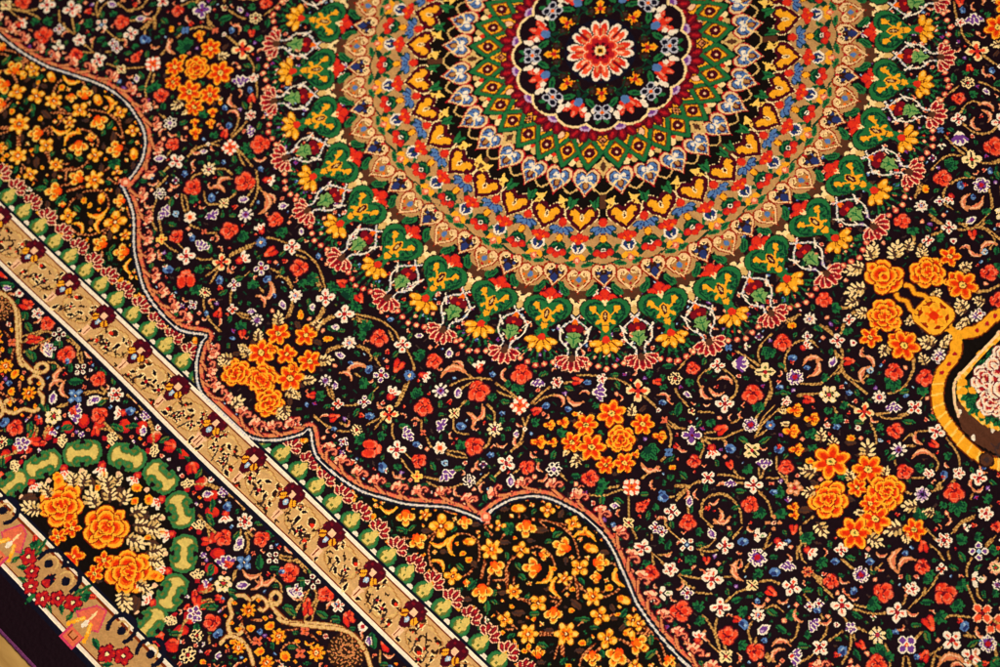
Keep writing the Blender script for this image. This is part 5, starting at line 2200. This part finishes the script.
fi0-=fi0%3;fi1-=fi1%3;fj0-=fj0%3
R_=[rect(fi0,fi1,fj0,NH,1),rect(0,fi0,0,NH,3),rect(fi1,NW,0,NH,3),rect(fi0,fi1,0,fj0,3)]   # full knots where the lens can wander, coarser weave beyond
Q=np.vstack([r[0] for r in R_]);C_=np.concatenate([r[1] for r in R_]);P_=np.concatenate([r[2] for r in R_]);CI=np.concatenate([r[3] for r in R_]);CJ=np.concatenate([r[4] for r in R_])
U_,V_=(CI-NW/2)*KN,(CJ-NH/2)*KN
# which knots the lens sees
cw=np.stack([U_*UM,-V_*UM,np.zeros_like(U_),np.ones_like(U_)],0);mi=np.array(cam.matrix_world.inverted());cc=mi@cw
sx=cc[0]/-cc[2]*FPX;sy=cc[1]/-cc[2]*FPX;seen=(abs(sx)<500)&(abs(sy)<333)
rgb=LIN[C_]
rgb=rgb*(1+.24*(rng.rand(len(C_),1)-.5))*(1+.05*(rng.rand(len(C_),3)-.5))
rgb=rgb*(1+.05*np.sin(V_/KN*.9+3*np.sin(V_*7))[:,None])*(1+lowfreq(U_,V_,.03,1.1,9)[:,None])        # dye lots change from row to row
mat=bpy.data.materials.new('silk_pile');mat.use_nodes=True
nt=mat.node_tree;bs=nt.nodes['Principled BSDF'];at=nt.nodes.new('ShaderNodeAttribute');at.attribute_name='dye'
tc=nt.nodes.new('ShaderNodeTexCoord');nz=nt.nodes.new('ShaderNodeTexNoise');nz.inputs['Scale'].default_value=900;nz.inputs['Detail'].default_value=2
mr=nt.nodes.new('ShaderNodeMapRange');mr.inputs['To Min'].default_value=.86;mr.inputs['To Max'].default_value=1.14
mx=nt.nodes.new('ShaderNodeVectorMath');mx.operation='SCALE'
bp=nt.nodes.new('ShaderNodeBump');bp.inputs['Strength'].default_value=.25;bp.inputs['Distance'].default_value=.0006
L_=nt.links.new
L_(tc.outputs['Object'],nz.inputs['Vector']);L_(nz.outputs['Fac'],mr.inputs['Value']);L_(at.outputs['Color'],mx.inputs[0]);L_(mr.outputs['Result'],mx.inputs['Scale'])
L_(mx.outputs['Vector'],bs.inputs['Base Color']);L_(nz.outputs['Fac'],bp.inputs['Height']);L_(bp.outputs['Normal'],bs.inputs['Normal'])
bs.inputs['Roughness'].default_value=.72;bs.inputs['Specular IOR Level'].default_value=.03
col=bpy.context.scene.collection
def weave(name,sel,parent,label=None):
    q=Q[sel];n=len(q)
    uq,inv=np.unique(q.ravel(),return_inverse=True)
    co=vert(uq%(NW+1),uq//(NW+1)).astype(np.float32)
    me=bpy.data.meshes.new(name)
    me.vertices.add(len(uq));me.vertices.foreach_set('co',co.ravel())
    me.loops.add(4*n);me.loops.foreach_set('vertex_index',inv.astype(np.int32).ravel())
    me.polygons.add(n);me.polygons.foreach_set('loop_start',np.arange(0,4*n,4,dtype=np.int32))
    try: me.polygons.foreach_set('loop_total',np.full(n,4,np.int32))
    except Exception: pass
    a=me.attributes.new('dye','FLOAT_COLOR','FACE');a.data.foreach_set('color',np.c_[rgb[sel],np.ones(n)].astype(np.float32).ravel())
    me.update(calc_edges=True)
    me.materials.append(mat);o=bpy.data.objects.new(name,me);col.objects.link(o);o.parent=parent
    if label: o['label']=label
    return o
carpet=bpy.data.objects.new('carpet',None);col.objects.link(carpet);carpet.empty_display_size=.2
carpet['label']='dark floral silk carpet with round heart medallion, lying on golden brown floor';carpet['category']='carpet'
SU,SV=np.where(U_<0,-1,1),np.where(V_<0,-1,1)
free=np.ones(len(P_),bool)
def take(m):
    m=m&free
    if not (m&seen).sum()>40: return None
    free[m]=False
    return np.flatnonzero(m)
jobs=[]                                          # sub-parts first, then what is left of each part
def sub(name,m,owner,label=None):
    s=take(m)
    if s is not None: jobs.append((name,s,owner,label))
near=lambda u,v,r: np.hypot(U_-u,V_-v)<r
sub('rose_bouquet',(P_==30)&(V_>0),'field','orange rose bouquet beside the striped border')
sub('rose_bouquet',(P_==31)&(U_>0)&(V_>0),'field','orange bouquet below the medallion')
sub('rose_bouquet',(P_==31)&(U_<0)&(V_>0),'field','orange bouquet in the upper left of the field')
sub('rose_bouquet',(P_==31)&(U_>0)&(V_<0),'field')
sub('rose_bouquet',(P_==32)&(U_>0)&(V_>0),'field','orange bouquet with pairs of small golden buds')
sub('rose_bouquet',(P_==33)&(U_>0),'field','large orange roses at the tip of the pendant')
for i,(n,l) in {11:('rosette','white and red rosette on dark blue'),12:('scalloped_disc','black disc with a cream scalloped outline'),13:('lattice_band','green lattice over gold lozenges'),14:('blue_heart_band','ring of blue hearts on black'),15:('gold_heart_band','ring of golden hearts'),16:('flower_band','tan ring of small red and blue flowers'),17:('cream_heart_band','ring of cream outlined hearts')}.items(): sub(n,P_==i,'medallion',l)
for su in (-1,1):
    for sv in (-1,1): sub('scroll_edging',(P_==3)&(SU==su)&(SV==sv),('corner',su,sv),'pink acanthus scrolls along a white line')
sub('rose_panel',(P_==7)&(V_>0),'main_border','arched panel of orange roses')
made={}
def part(key,name,m,label=None):
    s=take(m)
    if s is None: s=np.flatnonzero(m&free);free[s]=False
    if len(s): made[key]=weave(name,s,carpet,label)
part('medallion','medallion',np.isin(P_,range(11,20)),'round medallion ringed by green palmettes')
part('pendant','pendant',(P_==21)&(U_>0),'golden framed pendant at the right')
for su in (-1,1):
    for sv in (-1,1):
        m=np.isin(P_,(2,3))&(SU==su)&(SV==sv)
        if (m&seen).sum()>40: part(('corner',su,sv),'corner_piece',m,'black corner piece filled with small golden flowers')
for su in (-1,1):
    for sv in (-1,1):
        m=(P_==4)&(SU==su)&(SV==sv)
        if (m&seen).sum()>40: part(('inner',su,sv),'inner_border',m,'row of green and yellow discs with maroon flowers')
part('guard_stripe','guard_stripe',P_==5,'tan stripe with dark lozenges between white lines')
part('main_border','main_border',np.isin(P_,(6,7)),'wide dark border with green arches and scrolls')
part('outer_stripe','outer_stripe',P_==8,'tan outer stripe with red flowers')
part('edge_band','edge_band',P_==9,'plain black edge')
part('field','field',np.ones(len(P_),bool),'black field of scattered flowers on gold vines')
for n,s,ow,l in jobs:
    if ow in made: weave(n,s,made[ow],l)
    else: weave(n,s,carpet,l)
# woven foundation under the pile, and the overcast purple edge
def plain(name,c0,c1,rough,scale=60.):
    m=bpy.data.materials.new(name);m.use_nodes=True;t=m.node_tree;b=t.nodes['Principled BSDF']
    x=t.nodes.new('ShaderNodeTexCoord');n=t.nodes.new('ShaderNodeTexNoise');n.inputs['Scale'].default_value=scale;n.inputs['Detail'].default_value=5
    r=t.nodes.new('ShaderNodeValToRGB');r.color_ramp.elements[0].color=(*c0,1);r.color_ramp.elements[1].color=(*c1,1);r.color_ramp.elements[0].position=.3;r.color_ramp.elements[1].position=.7
    t.links.new(x.outputs['Object'],n.inputs['Vector']);t.links.new(n.outputs['Fac'],r.inputs['Fac']);t.links.new(r.outputs['Color'],b.inputs['Base Color']);b.inputs['Roughness'].default_value=rough;b.inputs['Specular IOR Level'].default_value=.2
    return m
HU,HV=NW/2*KN*UM,NH/2*KN*UM
def box(name,x,y,z0,z1,m,parent):
    bm=bmesh.new();bmesh.ops.create_cube(bm,size=1);[setattr(v,'co',((v.co.x*2*x),(v.co.y*2*y),z0+(v.co.z+.5)*(z1-z0))) for v in bm.verts]
    me=bpy.data.meshes.new(name);bm.to_mesh(me);bm.free();me.materials.append(m);o=bpy.data.objects.new(name,me);col.objects.link(o);o.parent=parent;return o
box('foundation',HU-.001,HV-.001,.0008,PILE-.0022,plain('warp_cotton',(.03,.02,.02),(.05,.035,.03),.9,300),carpet)
mb=plain('binding_wool',(.085,.012,.075),(.17,.035,.13),.8,420)
vs,fs=[],[]
NS=10;r=.003
path=[]
def seg(a,b,n):
    for k in range(n): path.append((a[0]+(b[0]-a[0])*k/n,a[1]+(b[1]-a[1])*k/n))
e=r*.55;seg((-HU-e,-HV-e),(HU+e,-HV-e),700);seg((HU+e,-HV-e),(HU+e,HV+e),450);seg((HU+e,HV+e),(-HU-e,HV+e),700);seg((-HU-e,HV+e),(-HU-e,-HV-e),450)
n=len(path)
for k,(x,y) in enumerate(path):
    a,b=path[k-1],path[(k+1)%n];dx,dy=b[0]-a[0],b[1]-a[1];l=math.hypot(dx,dy) or 1;nx,ny=dy/l,-dx/l
    rr=r*(1+.10*math.sin(k*2.1)+.06*math.sin(k*.37))
    for q in range(NS):
        t=2*math.pi*q/NS+k*.25;vs.append((x+nx*rr*math.cos(t),y+ny*rr*math.cos(t),PILE-.0034+rr*.95*math.sin(t)))
for k in range(n):
    for q in range(NS): fs.append((k*NS+q,k*NS+(q+1)%NS,((k+1)%n)*NS+(q+1)%NS,((k+1)%n)*NS+q))
me=bpy.data.meshes.new('edge_binding');me.from_pydata(vs,[],fs);me.update();me.materials.append(mb)
[setattr(f,'use_smooth',True) for f in me.polygons]
o=bpy.data.objects.new('edge_binding',me);col.objects.link(o);o.parent=carpet;o['label']='purple overcast edge cord'
# floor
fm=plain('floor_oak',(.28,.145,.032),(.46,.27,.075),.45,9)
t=fm.node_tree;mp=t.nodes.new('ShaderNodeMapping');mp.inputs['Rotation'].default_value=(0,0,.6);mp.inputs['Scale'].default_value=(1,5,1)
nn=[x for x in t.nodes if x.type=='TEX_NOISE'][0];tcx=[x for x in t.nodes if x.type=='TEX_COORD'][0];t.links.new(tcx.outputs['Object'],mp.inputs['Vector']);t.links.new(mp.outputs['Vector'],nn.inputs['Vector']);nn.inputs['Scale'].default_value=14;nn.inputs['Detail'].default_value=9
bmn=t.nodes.new('ShaderNodeBump');bmn.inputs['Strength'].default_value=.15;bmn.inputs['Distance'].default_value=.002;t.links.new(nn.outputs['Fac'],bmn.inputs['Height']);t.links.new(bmn.outputs['Normal'],t.nodes['Principled BSDF'].inputs['Normal'])
me=bpy.data.meshes.new('floor');me.from_pydata([(-4,-4,0),(4,-4,0),(4,4,0),(-4,4,0)],[],[(0,1,2,3)]);me.update();me.materials.append(fm)
fl=bpy.data.objects.new('floor',me);col.objects.link(fl);fl['kind']='structure';fl['label']='golden brown floor under the carpet'
